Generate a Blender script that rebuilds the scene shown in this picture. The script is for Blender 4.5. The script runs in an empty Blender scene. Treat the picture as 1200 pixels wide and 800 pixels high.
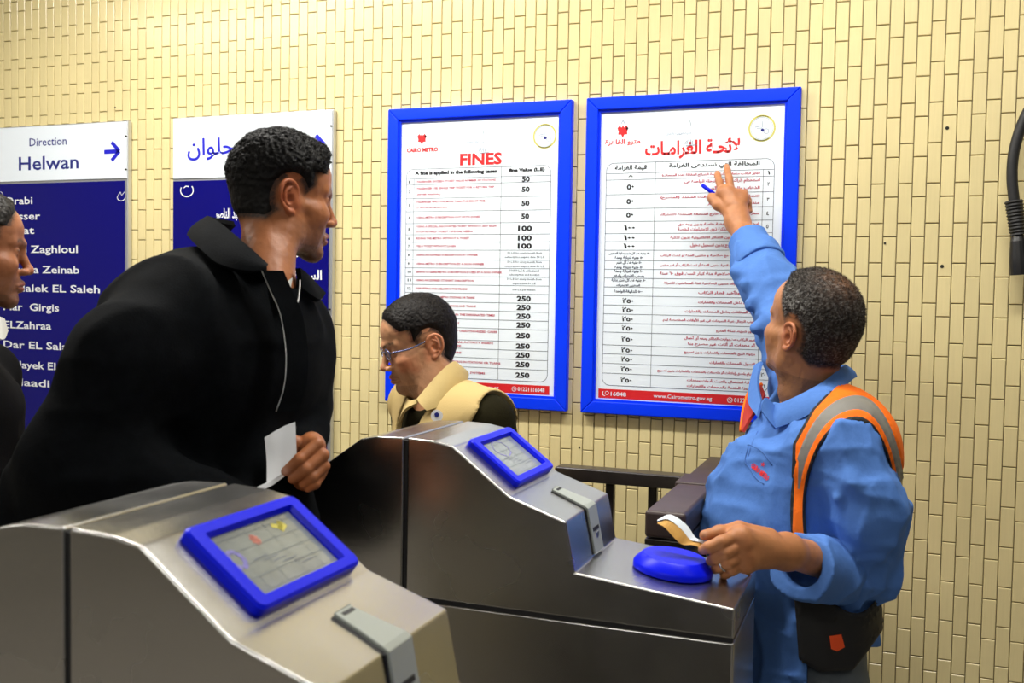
import bpy, bmesh, math, random
import numpy as np
from mathutils import Vector, Matrix
from math import radians, pi, sin, cos

scene = bpy.context.scene
COL = scene.collection
random.seed(7)
RNG = np.random.default_rng(7)

# ------------------------------------------------------------------ camera
F_PX, YAW, PITCH, ROLL, CZ = 1183.5, .35769, .0447, .01726, 1.55
_r = np.array([cos(YAW), sin(YAW), 0]); _f = np.array([-sin(YAW), cos(YAW), 0]); _u = np.array([0, 0, 1.])
FWD = _f*cos(PITCH)-_u*sin(PITCH); _u2 = _u*cos(PITCH)+_f*sin(PITCH)
RGT = _r*cos(ROLL)+_u2*sin(ROLL); UPV = _u2*cos(ROLL)-_r*sin(ROLL)
CAM = np.array([0, 0, CZ])
cam_data = bpy.data.cameras.new('camera'); cam = bpy.data.objects.new('camera', cam_data); COL.objects.link(cam)
cam_data.sensor_width = 36; cam_data.lens = F_PX/1200*36; cam_data.clip_start = .05
cam.matrix_world = Matrix(((RGT[0], UPV[0], -FWD[0], 0), (RGT[1], UPV[1], -FWD[1], 0), (RGT[2], UPV[2], -FWD[2], CZ), (0, 0, 0, 1)))
cam_data.dof.use_dof = True; cam_data.dof.focus_distance = 2.5; cam_data.dof.aperture_fstop = 7.0
scene.camera = cam

# ------------------------------------------------------------------ world, lights, exposure
scene.view_settings.view_transform = 'Standard'; scene.view_settings.look = 'None'
scene.view_settings.gamma = 1; scene.view_settings.exposure = -0.12; scene.view_settings.use_curve_mapping = False
w = bpy.data.worlds.new('world'); scene.world = w; w.use_nodes = True
w.node_tree.nodes['Background'].inputs[0].default_value = (.75, .85, 1, 1)
w.node_tree.nodes['Background'].inputs[1].default_value = .07
LAMP_W = 32          # power of each fluorescent fitting
CEIL_Z = 2.95
WALL_Y = 2.75
LAMPS = [(-3.1, 1.25), (-1.75, 1.85), (-.15, 1.80), (1.6, 1.25), (-2.9, -1.3), (-.9, -1.3), (1.1, -1.3)]
POWER = [.5, 1.5, 1.05, .08, .40, .85, .22]

# ------------------------------------------------------------------ helpers
def ray(px, py): return FWD+RGT*(px-600)/F_PX-UPV*(py-400)/F_PX
def at(px, py, z): return CAM+ray(px, py)*z              # a point seen at (px,py), z metres deep
def aty(px, py, y): d = ray(px, py); return CAM+d*(y/d[1])
def V(*a): return np.array(a, float)
def unit(v): v = np.asarray(v, float); return v/np.linalg.norm(v)

def mat(name, color, rough=.5, metal=0., spec=.5, coat=0., noise=0., nscale=20., bump=0., bscale=60., aniso=None, sheen=0., sss=0., emit=None, attr=False, stretch=None):
    m = bpy.data.materials.new(name); m.use_nodes = True
    nt = m.node_tree; b = nt.nodes['Principled BSDF']
    b.inputs['Base Color'].default_value = (*color, 1); b.inputs['Roughness'].default_value = rough
    b.inputs['Metallic'].default_value = metal; b.inputs['Specular IOR Level'].default_value = spec
    b.inputs['Coat Weight'].default_value = coat; b.inputs['Coat Roughness'].default_value = .08
    if sheen: b.inputs['Sheen Weight'].default_value = sheen
    if sss:
        b.inputs['Subsurface Weight'].default_value = sss; b.inputs['Subsurface Radius'].default_value = (.012, .005, .003); b.inputs['Subsurface Scale'].default_value = 1
    if emit: b.inputs['Emission Color'].default_value = (*color, 1); b.inputs['Emission Strength'].default_value = emit
    tc = nt.nodes.new('ShaderNodeTexCoord'); src = tc.outputs['Object']
    if stretch:
        mp = nt.nodes.new('ShaderNodeMapping'); mp.inputs['Scale'].default_value = stretch; nt.links.new(src, mp.inputs[0]); src = mp.outputs[0]
    col = None
    if attr:
        a = nt.nodes.new('ShaderNodeVertexColor'); a.layer_name = 'Col'; col = a.outputs[0]
        nt.links.new(col, b.inputs['Base Color'])
    if noise:
        n = nt.nodes.new('ShaderNodeTexNoise'); n.inputs['Scale'].default_value = nscale; n.inputs['Detail'].default_value = 5; nt.links.new(src, n.inputs[0])
        mr = nt.nodes.new('ShaderNodeMapRange'); mr.inputs[1].default_value = .3; mr.inputs[2].default_value = .7
        mr.inputs[3].default_value = 1-noise; mr.inputs[4].default_value = 1+noise; nt.links.new(n.outputs[0], mr.inputs[0])
        mx = nt.nodes.new('ShaderNodeMix'); mx.data_type = 'RGBA'; mx.blend_type = 'MULTIPLY'; mx.inputs[0].default_value = 1
        if col: nt.links.new(col, mx.inputs[6])
        else: mx.inputs[6].default_value = (*color, 1)
        nt.links.new(mr.outputs[0], mx.inputs[7]); nt.links.new(mx.outputs[2], b.inputs['Base Color'])
    if bump:
        n2 = nt.nodes.new('ShaderNodeTexNoise'); n2.inputs['Scale'].default_value = bscale; n2.inputs['Detail'].default_value = 4; nt.links.new(src, n2.inputs[0])
        bp = nt.nodes.new('ShaderNodeBump'); bp.inputs['Strength'].default_value = 1; bp.inputs['Distance'].default_value = bump
        nt.links.new(n2.outputs[0], bp.inputs['Height']); nt.links.new(bp.outputs[0], b.inputs['Normal'])
    return m

def tag(o, label=None, cat=None, group=None, kind=None):
    if label: o['label'] = label
    if cat: o['category'] = cat
    if group: o['group'] = group
    if kind: o['kind'] = kind
    return o
def mesh_obj(name, verts, faces, m, parent=None, smooth=False, mats=None, fm=None, loc=None):
    me = bpy.data.meshes.new(name)
    verts = np.asarray(verts, float)
    if loc is not None: verts = verts-np.asarray(loc)
    me.from_pydata([tuple(v) for v in verts], [], [tuple(int(i) for i in f) for f in faces]); me.update()
    for mm in (mats or [m]): me.materials.append(mm)
    if fm is not None: me.polygons.foreach_set('material_index', fm)
    if smooth: me.polygons.foreach_set('use_smooth', [True]*len(me.polygons))
    o = bpy.data.objects.new(name, me); COL.objects.link(o)
    if loc is not None: o.location = tuple(loc)
    if parent: setpar(o, parent)
    return o
def world_of(o):
    return o.matrix_basis.copy() if o.parent is None else world_of(o.parent) @ o.matrix_parent_inverse @ o.matrix_basis
def setpar(o, parent):
    o.parent = parent
    o.matrix_parent_inverse = world_of(parent).inverted()     # children keep their world place
    return o
def empty(name, loc, label, cat, group=None):
    o = bpy.data.objects.new(name, None); COL.objects.link(o); o.location = tuple(loc); o.empty_display_size = .1
    return tag(o, label, cat, group)

class MB:
    def __init__(s): s.v = []; s.f = []; s.n = 0
    def add(s, v, f):
        v = np.asarray(v, float); s.v.append(v); s.f += [[i+s.n for i in ff] for ff in f]; s.n += len(v); return s
    def box(s, a, b, R=None, c=None):
        (x0, y0, z0), (x1, y1, z1) = a, b
        v = V(x0, y0, z0, x1, y0, z0, x1, y1, z0, x0, y1, z0, x0, y0, z1, x1, y0, z1, x1, y1, z1, x0, y1, z1).reshape(8, 3)
        if R is not None: v = (v-c)@np.asarray(R).T+c
        return s.add(v, [(0, 3, 2, 1), (4, 5, 6, 7), (0, 1, 5, 4), (1, 2, 6, 5), (2, 3, 7, 6), (3, 0, 4, 7)])
    def prism(s, pts, y0, y1):       # outline in x,z pushed along y
        n = len(pts); v = [(x, y0, z) for x, z in pts]+[(x, y1, z) for x, z in pts]
        a = sum(pts[i][0]*pts[(i+1) % n][1]-pts[(i+1) % n][0]*pts[i][1] for i in range(n))
        f = [list(range(n)), list(range(2*n-1, n-1, -1))]+[[i, i+n, (i+1) % n+n, (i+1) % n] for i in range(n)]
        if a < 0: f = [q[::-1] for q in f]
        return s.add(v, f)
    def tube(s, pts, r, n=8, caps=True, flat=1., up=None):
        pts = np.asarray(pts, float); k = len(pts); rr = np.broadcast_to(r, (k,))
        t = np.gradient(pts, axis=0); t /= np.linalg.norm(t, axis=1)[:, None]+1e-12
        a = np.array(up, float) if up is not None else (V(0, 0, 1) if abs(t[0][2]) < .9 else V(1, 0, 0))
        vs = []
        for i in range(k):
            a = a-t[i]*(a@t[i]); a /= np.linalg.norm(a)+1e-12; b = np.cross(t[i], a)
            for j in range(n):
                q = 2*pi*j/n; vs.append(pts[i]+rr[i]*(a*cos(q)*flat+b*sin(q)))
        f = [[i*n+j, i*n+(j+1) % n, (i+1)*n+(j+1) % n, (i+1)*n+j] for i in range(k-1) for j in range(n)]
        if caps: f += [list(range(n-1, -1, -1)), [(k-1)*n+j for j in range(n)]]
        return s.add(vs, f)
    def lathe(s, c, prof, n=48):     # profile (r,z) about z
        v = [(c[0]+r*cos(2*pi*j/n), c[1]+r*sin(2*pi*j/n), c[2]+z) for r, z in prof for j in range(n)]
        k = len(prof); f = [[i*n+j, i*n+(j+1) % n, (i+1)*n+(j+1) % n, (i+1)*n+j] for i in range(k-1) for j in range(n)]
        f += [list(range(n-1, -1, -1)), [(k-1)*n+j for j in range(n)]]
        return s.add(v, f)
    def obj(s, name, m, parent=None, smooth=False, bevel=0, seg=2, loc=None):
        v = np.concatenate(s.v); o = mesh_obj(name, v, s.f, m, parent, smooth, loc=loc)
        if bevel:
            bm = bmesh.new(); bm.from_mesh(o.data); bmesh.ops.remove_doubles(bm, verts=bm.verts, dist=1e-5)
            es = [e for e in bm.edges if len(e.link_faces) == 2 and e.calc_face_angle(0) > .1]
            bmesh.ops.bevel(bm, geom=es, offset=bevel, segments=seg, profile=.5, affect='EDGES', clamp_overlap=True)
            for fc in bm.faces: fc.smooth = True
            bm.to_mesh(o.data); bm.free()
            md = o.modifiers.new('wn', 'WEIGHTED_NORMAL'); md.keep_sharp = True
        return o
def spline(P, n=8):
    P = np.asarray(P, float); k = len(P); out = []
    E = np.vstack([2*P[0]-P[1], P, 2*P[-1]-P[-2]])
    for i in range(k-1):
        a, b, c, d = E[i:i+4]
        for t in np.linspace(0, 1, n, endpoint=False):
            out.append(.5*((2*b)+(-a+c)*t+(2*a-5*b+4*c-d)*t*t+(-a+3*b-3*c+d)*t**3))
    out.append(P[-1]); return np.array(out)

# ---- lettering as thin flat print
AR = {}
for _c, _b, _k in (('ا', 0xFE8D, 2), ('ب', 0xFE8F, 4), ('ة', 0xFE93, 2), ('ت', 0xFE95, 4), ('ث', 0xFE99, 4), ('ج', 0xFE9D, 4), ('ح', 0xFEA1, 4), ('خ', 0xFEA5, 4), ('د', 0xFEA9, 2), ('ذ', 0xFEAB, 2), ('ر', 0xFEAD, 2), ('ز', 0xFEAF, 2), ('س', 0xFEB1, 4), ('ش', 0xFEB5, 4), ('ص', 0xFEB9, 4), ('ض', 0xFEBD, 4), ('ط', 0xFEC1, 4), ('ظ', 0xFEC5, 4), ('ع', 0xFEC9, 4), ('غ', 0xFECD, 4), ('ف', 0xFED1, 4), ('ق', 0xFED5, 4), ('ك', 0xFED9, 4), ('ل', 0xFEDD, 4), ('م', 0xFEE1, 4), ('ن', 0xFEE5, 4), ('ه', 0xFEE9, 4), ('و', 0xFEED, 2), ('ى', 0xFEEF, 2), ('ي', 0xFEF1, 4), ('ئ', 0xFE89, 4), ('أ', 0xFE83, 2), ('إ', 0xFE87, 2), ('ء', 0xFE80, 1)):
    AR[_c] = (_b, _k)
def shape_ar(t):
    t = t.replace('لأ', '\uE001').replace('لا', '\uE000')
    AR['\uE000'] = (0xFEFB, 2); AR['\uE001'] = (0xFEF7, 2)
    out = []
    for i, ch in enumerate(t):
        if ch not in AR: out.append(ch); continue
        b, k = AR[ch]
        prev = i > 0 and (t[i-1] == 'ـ' or (t[i-1] in AR and AR[t[i-1]][1] == 4)) and k > 1
        nxt = i+1 < len(t) and (t[i+1] in AR and AR[t[i+1]][1] > 1 or t[i+1] == 'ـ') and k == 4
        out.append(chr(b+(3 if prev and nxt else 2 if nxt else 1 if prev else 0)))
    s = ''.join(out)[::-1]
    # numbers keep their own order
    res = ''; num = ''
    for ch in s:
        if ch.isdigit(): num = ch+num
        else: res += num+{'(': ')', ')': '('}.get(ch, ch); num = ''
    return res+num
_tc = {}
def glyphs(s, bold=0., res=2):
    k = (s, bold, res)
    if k not in _tc:
        c = bpy.data.curves.new('t', 'FONT'); c.body = s; c.resolution_u = res; c.offset = bold; c.size = 1
        o = bpy.data.objects.new('t', c); COL.objects.link(o); bpy.context.view_layer.update()
        me = o.to_mesh(); v = np.array([tuple(q.co) for q in me.vertices]).reshape(-1, 3)[:, :2]; f = [list(p.vertices) for p in me.polygons]
        o.to_mesh_clear(); bpy.data.objects.remove(o); bpy.data.curves.remove(c)
        _tc[k] = (v, f)
    return _tc[k]
class Print:      # flat print on an upright board: x to the right, z up, facing -y
    def __init__(s, y): s.y = y; s.mb = {}; s.own = None; s.cnt = 0
    def g(s, key): return s.mb.setdefault(key, MB())
    def put(s, key, v, f): s.g(key if s.own is None else (key, s.own)).add(np.c_[v[:, 0], np.full(len(v), s.y), v[:, 1]], f)
    def text(s, key, t, x0, x1, z0, z1=None, bold=0., ar=False, res=2, size=None, slope=0.):
        v, f = glyphs(shape_ar(t) if ar else t, bold, res)
        if not len(v): return
        mn, mx = v.min(0), v.max(0); k = (x1-x0)/(mx[0]-mn[0])
        X = x0+(v[:, 0]-mn[0])*k
        if size is not None: Z = z0+v[:, 1]*size
        elif z1 is None: Z = z0+v[:, 1]*k
        else: Z = z0+(v[:, 1]-mn[1])*(z1-z0)/(mx[1]-mn[1])
        s.put(key, np.c_[X, Z], f)
    def rect(s, key, x0, x1, z0, z1): s.put(key, V(x0, z0, x1, z0, x1, z1, x0, z1).reshape(4, 2), [(0, 1, 2, 3)])
    def poly(s, key, pts): s.put(key, np.asarray(pts, float), [list(range(len(pts)))])
    def line(s, key, pts, w, close=False):
        P = np.asarray(pts, float)
        if close: P = np.vstack([P, P[:1]])
        for a, b in zip(P[:-1], P[1:]):
            d = unit(b-a); n = V(-d[1], d[0])*w/2; s.put(key, np.array([a-n, b-n, b+n, a+n]), [(0, 1, 2, 3)])
    def disc(s, key, c, r, n=24, rx=1.): s.poly(key, [(c[0]+r*rx*cos(2*pi*i/n), c[1]+r*sin(2*pi*i/n)) for i in range(n)])
    def ring(s, key, c, r, w, n=32, a0=0, a1=2*pi, rx=1.): s.line(key, [(c[0]+rx*r*cos(a0+(a1-a0)*i/n), c[1]+r*sin(a0+(a1-a0)*i/n)) for i in range(n+1)], w)
    def out(s, parent, names, mats_):
        for key, m in s.mb.items():
            if isinstance(key, tuple): m.obj(key[1][0], mats_[key[0]], parent)
            else: tag(m.obj(names[key], mats_[key], parent), kind='stuff')
    def line_of(s, name, *a, **k):       # one line of large lettering as a part of its own
        s.cnt += 1; s.own = (name, s.cnt); s.text(*a, **k); s.own = None

M = {}
M['grout'] = mat('grout', (.27, .225, .13), .9)
M['blue_frame'] = mat('blue_frame', (.0, .04, 1.), .4, spec=.2, coat=.0, bump=.0004, bscale=25)
M['paper_white'] = mat('laminated_white', (.82, .90, .97), .3, coat=.2)
M['board_white'] = mat('board_white', (.82, .89, .97), .25, coat=.3)
M['board_blue'] = mat('board_blue', (.002, .0015, .15), .25, spec=.3, coat=.1)
M['ink_black'] = mat('ink_black', (.012, .012, .016), .4)
M['ink_white'] = mat('ink_white', (.8, .82, .86), .4)
M['ink_red'] = mat('ink_red', (.68, .015, .02), .4)
M['ink_rose'] = mat('ink_rose', (.50, .05, .10), .6)
M['ink_blue'] = mat('ink_blue', (.01, .01, .55), .4)
M['ink_navy'] = mat('ink_navy', (.012, .02, .22), .4)
M['ink_grey'] = mat('ink_grey', (.35, .40, .50), .5)
M['ink_yellow'] = mat('ink_yellow', (.62, .58, .13), .5)
M['ink_line'] = mat('ink_line', (.03, .04, .08), .6)
M['alu'] = mat('aluminium_edge', (.62, .64, .68), .35, metal=.8)
M['black_plastic'] = mat('black_plastic', (.008, .008, .009), .4)
M['black_rubber'] = mat('black_rubber', (.012, .012, .013), .55)
M['black_rail'] = mat('black_painted_steel', (.018, .014, .013), .32, coat=.3, noise=.3, nscale=15)
M['brown_rail'] = mat('brown_cover', (.055, .036, .034), .38, noise=.2, nscale=20)
M['hole'] = mat('dark_hole', (.02, .02, .015), .9)

# ------------------------------------------------------------------ the setting
def tile_material():
    m = bpy.data.materials.new('glazed_tile'); m.use_nodes = True; nt = m.node_tree; b = nt.nodes['Principled BSDF']; L = nt.links
    ge = nt.nodes.new('ShaderNodeNewGeometry'); mp = nt.nodes.new('ShaderNodeVectorMath'); mp.operation = 'DIVIDE'; mp.inputs[1].default_value = (PITCH_X, 10, .0333)
    ad = nt.nodes.new('ShaderNodeVectorMath'); ad.operation = 'SUBTRACT'; ad.inputs[1].default_value = (X0, 0, .0163)
    L.new(ge.outputs['Position'], ad.inputs[0]); L.new(ad.outputs[0], mp.inputs[0])
    fl = nt.nodes.new('ShaderNodeVectorMath'); fl.operation = 'FLOOR'; L.new(mp.outputs[0], fl.inputs[0])
    sp = nt.nodes.new('ShaderNodeSeparateXYZ'); L.new(fl.outputs[0], sp.inputs[0])
    wn = nt.nodes.new('ShaderNodeTexWhiteNoise'); wn.noise_dimensions = '1D'; L.new(sp.outputs[0], wn.inputs['W'])
    n = nt.nodes.new('ShaderNodeTexNoise'); n.inputs['Scale'].default_value = 3; n.inputs['Detail'].default_value = 6; L.new(ge.outputs['Position'], n.inputs[0])
    ns = nt.nodes.new('ShaderNodeVectorMath'); ns.operation = 'MULTIPLY'; ns.inputs[1].default_value = (260, 1, 8); L.new(ge.outputs['Position'], ns.inputs[0])
    n3 = nt.nodes.new('ShaderNodeTexNoise'); n3.inputs['Scale'].default_value = 1; n3.inputs['Detail'].default_value = 2; L.new(ns.outputs[0], n3.inputs[0])
    s1 = nt.nodes.new('ShaderNodeMath'); s1.operation = 'MULTIPLY_ADD'; s1.inputs[1].default_value = .07; s1.inputs[2].default_value = .965; L.new(wn.outputs[0], s1.inputs[0])
    s2 = nt.nodes.new('ShaderNodeMath'); s2.operation = 'MULTIPLY_ADD'; s2.inputs[1].default_value = .25; s2.inputs[2].default_value = .87; L.new(n.outputs[0], s2.inputs[0])
    s3 = nt.nodes.new('ShaderNodeMath'); s3.operation = 'MULTIPLY_ADD'; s3.inputs[1].default_value = .10; s3.inputs[2].default_value = .95; L.new(n3.outputs[0], s3.inputs[0])
    a = nt.nodes.new('ShaderNodeMath'); a.operation = 'MULTIPLY'; L.new(s1.outputs[0], a.inputs[0]); L.new(s2.outputs[0], a.inputs[1])
    a2 = nt.nodes.new('ShaderNodeMath'); a2.operation = 'MULTIPLY'; L.new(a.outputs[0], a2.inputs[0]); L.new(s3.outputs[0], a2.inputs[1])
    mx = nt.nodes.new('ShaderNodeMix'); mx.data_type = 'RGBA'; mx.blend_type = 'MULTIPLY'; mx.inputs[0].default_value = 1; mx.inputs[6].default_value = (.75, .635, .335, 1)
    L.new(a2.outputs[0], mx.inputs[7]); L.new(mx.outputs[2], b.inputs['Base Color'])
    b.inputs['Roughness'].default_value = .22
    bp = nt.nodes.new('ShaderNodeBump'); bp.inputs['Strength'].default_value = .5; bp.inputs['Distance'].default_value = .0006; L.new(n3.outputs[0], bp.inputs['Height']); L.new(bp.outputs[0], b.inputs['Normal'])
    return m
PITCH_X, PITCH_Z, X0 = .03263, .0999, .042
M['tile'] = tile_material()
M['plaster'] = mat('plaster', (.45, .43, .38), .9, noise=.1, nscale=4)
M['ceiling'] = mat('ceiling_paint', (.38, .37, .34), .9, noise=.1, nscale=3)
M['floor'] = mat('granite_floor', (.34, .31, .27), .35, noise=.3, nscale=60)

wall = tag(MB().box((-4.6, WALL_Y, 0), (2.6, WALL_Y+.2, CEIL_Z)).obj('wall_back', M['grout']), kind='structure')
tag(MB().box((-4.8, -4, 0), (-4.6, WALL_Y+.2, CEIL_Z)).obj('wall_left', M['plaster']), kind='structure')
tag(MB().box((-4.8, -4.2, 0), (2.6, -4, CEIL_Z)).obj('wall_front', M['plaster']), kind='structure')
tag(MB().box((-4.8, -4, -.1), (2.6, WALL_Y+.2, 0)).obj('floor', M['floor']), kind='structure')
tag(MB().box((-4.8, -4, CEIL_Z), (2.6, WALL_Y+.2, CEIL_Z+.1)).obj('ceiling', M['ceiling']), kind='structure')

TH = .007; GX, GZ = .0022, .0024
def tile_mesh(jx=0., jz=0.):      # a glazed stick tile, 20 triangles, its face tipped a hair
    hx, hz, e = (PITCH_X-GX)/2, (PITCH_Z-GZ)/2, .0014
    v = [(-hx, 0, -hz), (hx, 0, -hz), (hx, 0, hz), (-hx, 0, hz)]
    for sx, sz in ((-1, -1), (1, -1), (1, 1), (-1, 1)): v.append((sx*hx, -TH+e+jx*sx*hx+jz*sz*hz, sz*hz))
    for sx, sz in ((-1, -1), (1, -1), (1, 1), (-1, 1)): v.append((sx*(hx-e), -TH+jx*sx*hx+jz*sz*hz, sz*(hz-e)))
    f = [(8, 9, 10, 11)]
    for i in range(4): j = (i+1) % 4; f += [(i, j, 4+j, 4+i), (4+i, 4+j, 8+j, 8+i)]
    return np.array(v), f
tilts = [(RNG.normal()*.008, RNG.normal()*.004) for _ in range(12)]
proto = []
for t in tilts:
    v, f = tile_mesh(*t); me = bpy.data.meshes.new('tile'); me.from_pydata([tuple(q) for q in v], [], f); me.materials.append(M['tile']); proto.append(me)
def pix(P):
    c = P-CAM; z = c@FWD; return 600+F_PX*(c@RGT)/z, 400-F_PX*(c@UPV)/z, z
cells = []
for i in range(-115, 52):
    xc = X0+(i+.5)*PITCH_X; zb = 2.2163 if i % 2 == 0 else 2.25
    for k in range(-22, 9):
        zc = zb+(k+.5)*PITCH_Z
        if zc < .1 or zc > CEIL_Z-.03: continue
        x, y, z = pix(V(xc, WALL_Y, zc))
        vis = 4 < x < 1196 and 10 < y < 790
        if vis:   # behind boards, gates and people nothing of the tile shows
            if y > 140 and x < 155 or 212 < x < 392 and y > 138 or 463 < x < 668 and 130 < y < 474 or 690 < x < 935 and 115 < y < 486: vis = False
            if x < 860 and y > 640 or x > 850 and x < 1040 and y > 480 or x < 655 and y > 560 or 905 < x < 1010 and 320 < y < 490: vis = False
        cells.append((vis, 1/z/z*(1+x/3000) if vis else 0, xc, zc))
cells.sort(key=lambda c: -c[1])
stuff = MB()
for n, (vis, a, xc, zc) in enumerate(cells):
    k = int(RNG.integers(12))
    if n < 300 and vis:
        o = bpy.data.objects.new('tile', proto[k]); o.location = (xc, WALL_Y, zc); COL.objects.link(o); o.parent = wall
    else:
        v, f = tile_mesh(*tilts[k]); stuff.add(v+V(xc, WALL_Y, zc), f)
tag(stuff.obj('tile_field', M['tile'], wall), kind='stuff')
for px, py in ((1110, 150), (1104, 312), (679, 524), (135, 126), (1037, 285)):
    p = aty(px, py, WALL_Y-TH); r = .0045 if px > 1050 else .003
    MB().tube([p+V(0, .004, 0), p-V(0, .0012, 0)], r, 10).obj('screw_hole', M['hole'], wall)

# fluorescent fittings on the ceiling
M['lamp_body'] = mat('lamp_body', (.7, .7, .68), .5)
M['tube_glow'] = mat('tube_glow', (1, .96, .86), .5, emit=9)
for n, (lx, ly) in enumerate(LAMPS):
    where = 'near the tiled wall' if ly > 0 else 'out over the hall'
    side = ['far left', 'left of centre', 'right of centre', 'far right'][n] if ly > 0 else ['left', 'middle', 'right'][n-4]
    e = empty('ceiling_lamp', (lx, ly, CEIL_Z), 'white fluorescent ceiling fitting %s, %s one of its row' % (where, side), 'lamp', 'fluorescent ceiling fittings')
    MB().box((lx-.62, ly-.09, CEIL_Z-.05), (lx+.62, ly+.09, CEIL_Z)).obj('housing', M['lamp_body'], e, bevel=.006)
    for s in (-.04, .04): MB().tube([(lx-.59, ly+s, CEIL_Z-.068), (lx+.59, ly+s, CEIL_Z-.068)], .013, 12).obj('lamp_tube', M['tube_glow'], e, smooth=True)
    ld = bpy.data.lights.new('lamp_light', 'AREA'); ld.shape = 'RECTANGLE'; ld.size = 1.2; ld.size_y = .12; ld.energy = LAMP_W*POWER[n]; ld.color = (1, .97, .90)
    lo = bpy.data.objects.new('lamp_light', ld); COL.objects.link(lo); lo.location = (lx, ly, CEIL_Z-.09); setpar(lo, e)

# ------------------------------------------------------------------ boards on the wall
BY = WALL_Y-TH      # the tiles' face
def wp(px, py, y=WALL_Y-.02): p = aty(px, py, y); return p[0], p[2]
def tang(t): return t
def frame_piece(pts, y0, y1):     # mitred moulding piece, outline in x,z
    m = MB(); m.prism(pts, y0, y1); return m
def notice(x0, x1, z0, z1, label, group):
    e = empty('notice_frame', ((x0+x1)/2, BY, z0), label, 'notice board', group)
    w = .034
    O = [(x0, z0), (x1, z0), (x1, z1), (x0, z1)]; I = [(x0+w, z0+w), (x1-w, z0+w), (x1-w, z1-w), (x0+w, z1-w)]
    for i in range(4):
        j = (i+1) % 4
        MB().prism([O[i], O[j], I[j], I[i]], BY-.024, BY).obj('frame_rail', M['blue_frame'], e, bevel=.003)
        w2 = .006; I2 = [(x0+w+w2, z0+w+w2), (x1-w-w2, z0+w+w2), (x1-w-w2, z1-w-w2), (x0+w+w2, z1-w-w2)]
        MB().prism([I[i], I[j], I2[j], I2[i]], BY-.016, BY-.004).obj('inner_lip', M['blue_frame'], e)
    MB().box((x0+w-.002, BY-.010, z0+w-.002), (x1-w+.002, BY-.001, z1-w+.002)).obj('poster_sheet', M['paper_white'], e)
    return e, BY-.0106
NW, NH = .575, .875
ZT = 2.102
# table rows in metres below the frame's top, read off the English notice
ROWS = [.2605, .281, .325, .370, .409, .452, .4795, .506, .5365, .5665, .5965, .6265, .6555, .6835, .714, .7405, .7645]
def col_crop(py0, scale, ys, px): return [py0+y/scale for y in ys]
_rp = [(650, 110+400/4.209), (650, 110+431/4.209), (650, 110+502/4.209), (650, 110+570/4.209), (650, 110+632/4.209), (650, 110+690/4.209), (650, 110+729/4.209), (650, 110+770/4.209)]
_rp += [(648, 300+y/4.209) for y in (20, 62, 105, 148, 190, 235, 278, 322, 366, 428, 471, 517, 565)]
RZ = [ZT-wp(*p)[1] for p in _rp]          # header bottom, then each row's bottom
TL_, TR_, TT_, TB_ = .0585, .5125, None, None
_t = wp(650, 110+350/4.209); TT = ZT-_t[1]; _t = wp(640, 300+622/4.209); TB = ZT-_t[1]
RZ = RZ+[TB]
def table(P, x0, xa, xb, x1):      # outer box with round corners, two column rules, the row rules
    z0, z1, r = ZT-TB, ZT-TT, .022
    pts = []
    for cx, cz, a in ((x1-r, z1-r, 0), (x0+r, z1-r, 90), (x0+r, z0+r, 180), (x1-r, z0+r, 270)):
        pts += [(cx+r*cos(radians(a+q)), cz+r*sin(radians(a+q))) for q in range(0, 91, 15)]
    P.line('line', pts, .0012, True)
    for z in RZ[:-1]: P.line('line', [(x0, ZT-z), (x1, ZT-z)], .0010)
    return z0, z1
PN = dict(black='black_print', white='white_print', red='red_print', rose='small_red_print', line='table_rules', blue='blue_print', grey='grey_print', yellow='yellow_seal', navy='navy_print')
PM = dict(black=M['ink_black'], white=M['ink_white'], red=M['ink_red'], rose=M['ink_rose'], line=M['ink_line'], blue=M['ink_blue'], grey=M['ink_grey'], yellow=M['ink_yellow'], navy=M['ink_navy'])
def crown(P, x, z, s):            # red crown-like emblem with a small spire
    P.poly('red', [(x+s*a, z+s*b) for a, b in ((-.5, .25), (-.3, .5), (-.12, .3), (0, .55), (.12, .3), (.3, .5), (.5, .25), (.38, -.05), (.42, -.3), (.15, -.3), (0, -.6), (-.15, -.3), (-.42, -.3), (-.38, -.05))])
    P.line('grey', [(x-s*.18, z+s*.62), (x, z+s*.95), (x+s*.18, z+s*.62)], s*.08); P.disc('black', (x+s*.38, z+s*.22), s*.12)
def seal(P, x, z, r, ar):
    P.ring('yellow', (x, z), r, r*.14); P.ring('grey', (x, z), r*.86, r*.03)
    P.disc('navy', (x+r*.05, z-r*.15), r*.13); P.line('grey', [(x+r*.02, z+r*.05), (x+r*.05, z+r*.6)], r*.05)
    P.line('grey', [(x-r*.55, z+r*.1), (x-r*.1, z+r*.18)], r*.06); P.line('grey', [(x-r*.4, z), (x, z+.02*r)], r*.04)
    P.ring('grey', (x+r*.35, z-r*.25), r*.2, r*.05, 12)
    P.ring('black', (x, z), r*.98, r*.07, 10, radians(235), radians(305)); P.ring('black', (x, z), r*.98, r*.05, 10, radians(60), radians(115))
def ministry(P, x, z, ar):
    P.text('grey', 'الهيئة القومية للأنفاق' if ar else 'وزارة النقل والمواصلات', x-.032, x+.036, z-.005, z+.005, ar=True, bold=.01)
    P.line('grey', [(x-.02, z-.009), (x+.02, z-.0085)], .001)
    P.line('grey', [(x+.034, z+.024), (x+.032, z+.034), (x+.036, z+.016)], .0015)
    for k in range(5): P.line('grey', [(x+.02+k*.005, z-.030), (x+.024+k*.004, z-.020+.003*(k % 2))], .0022)
    P.line('grey', [(x+.022, z-.034), (x+.052, z-.032)], .003)
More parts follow.
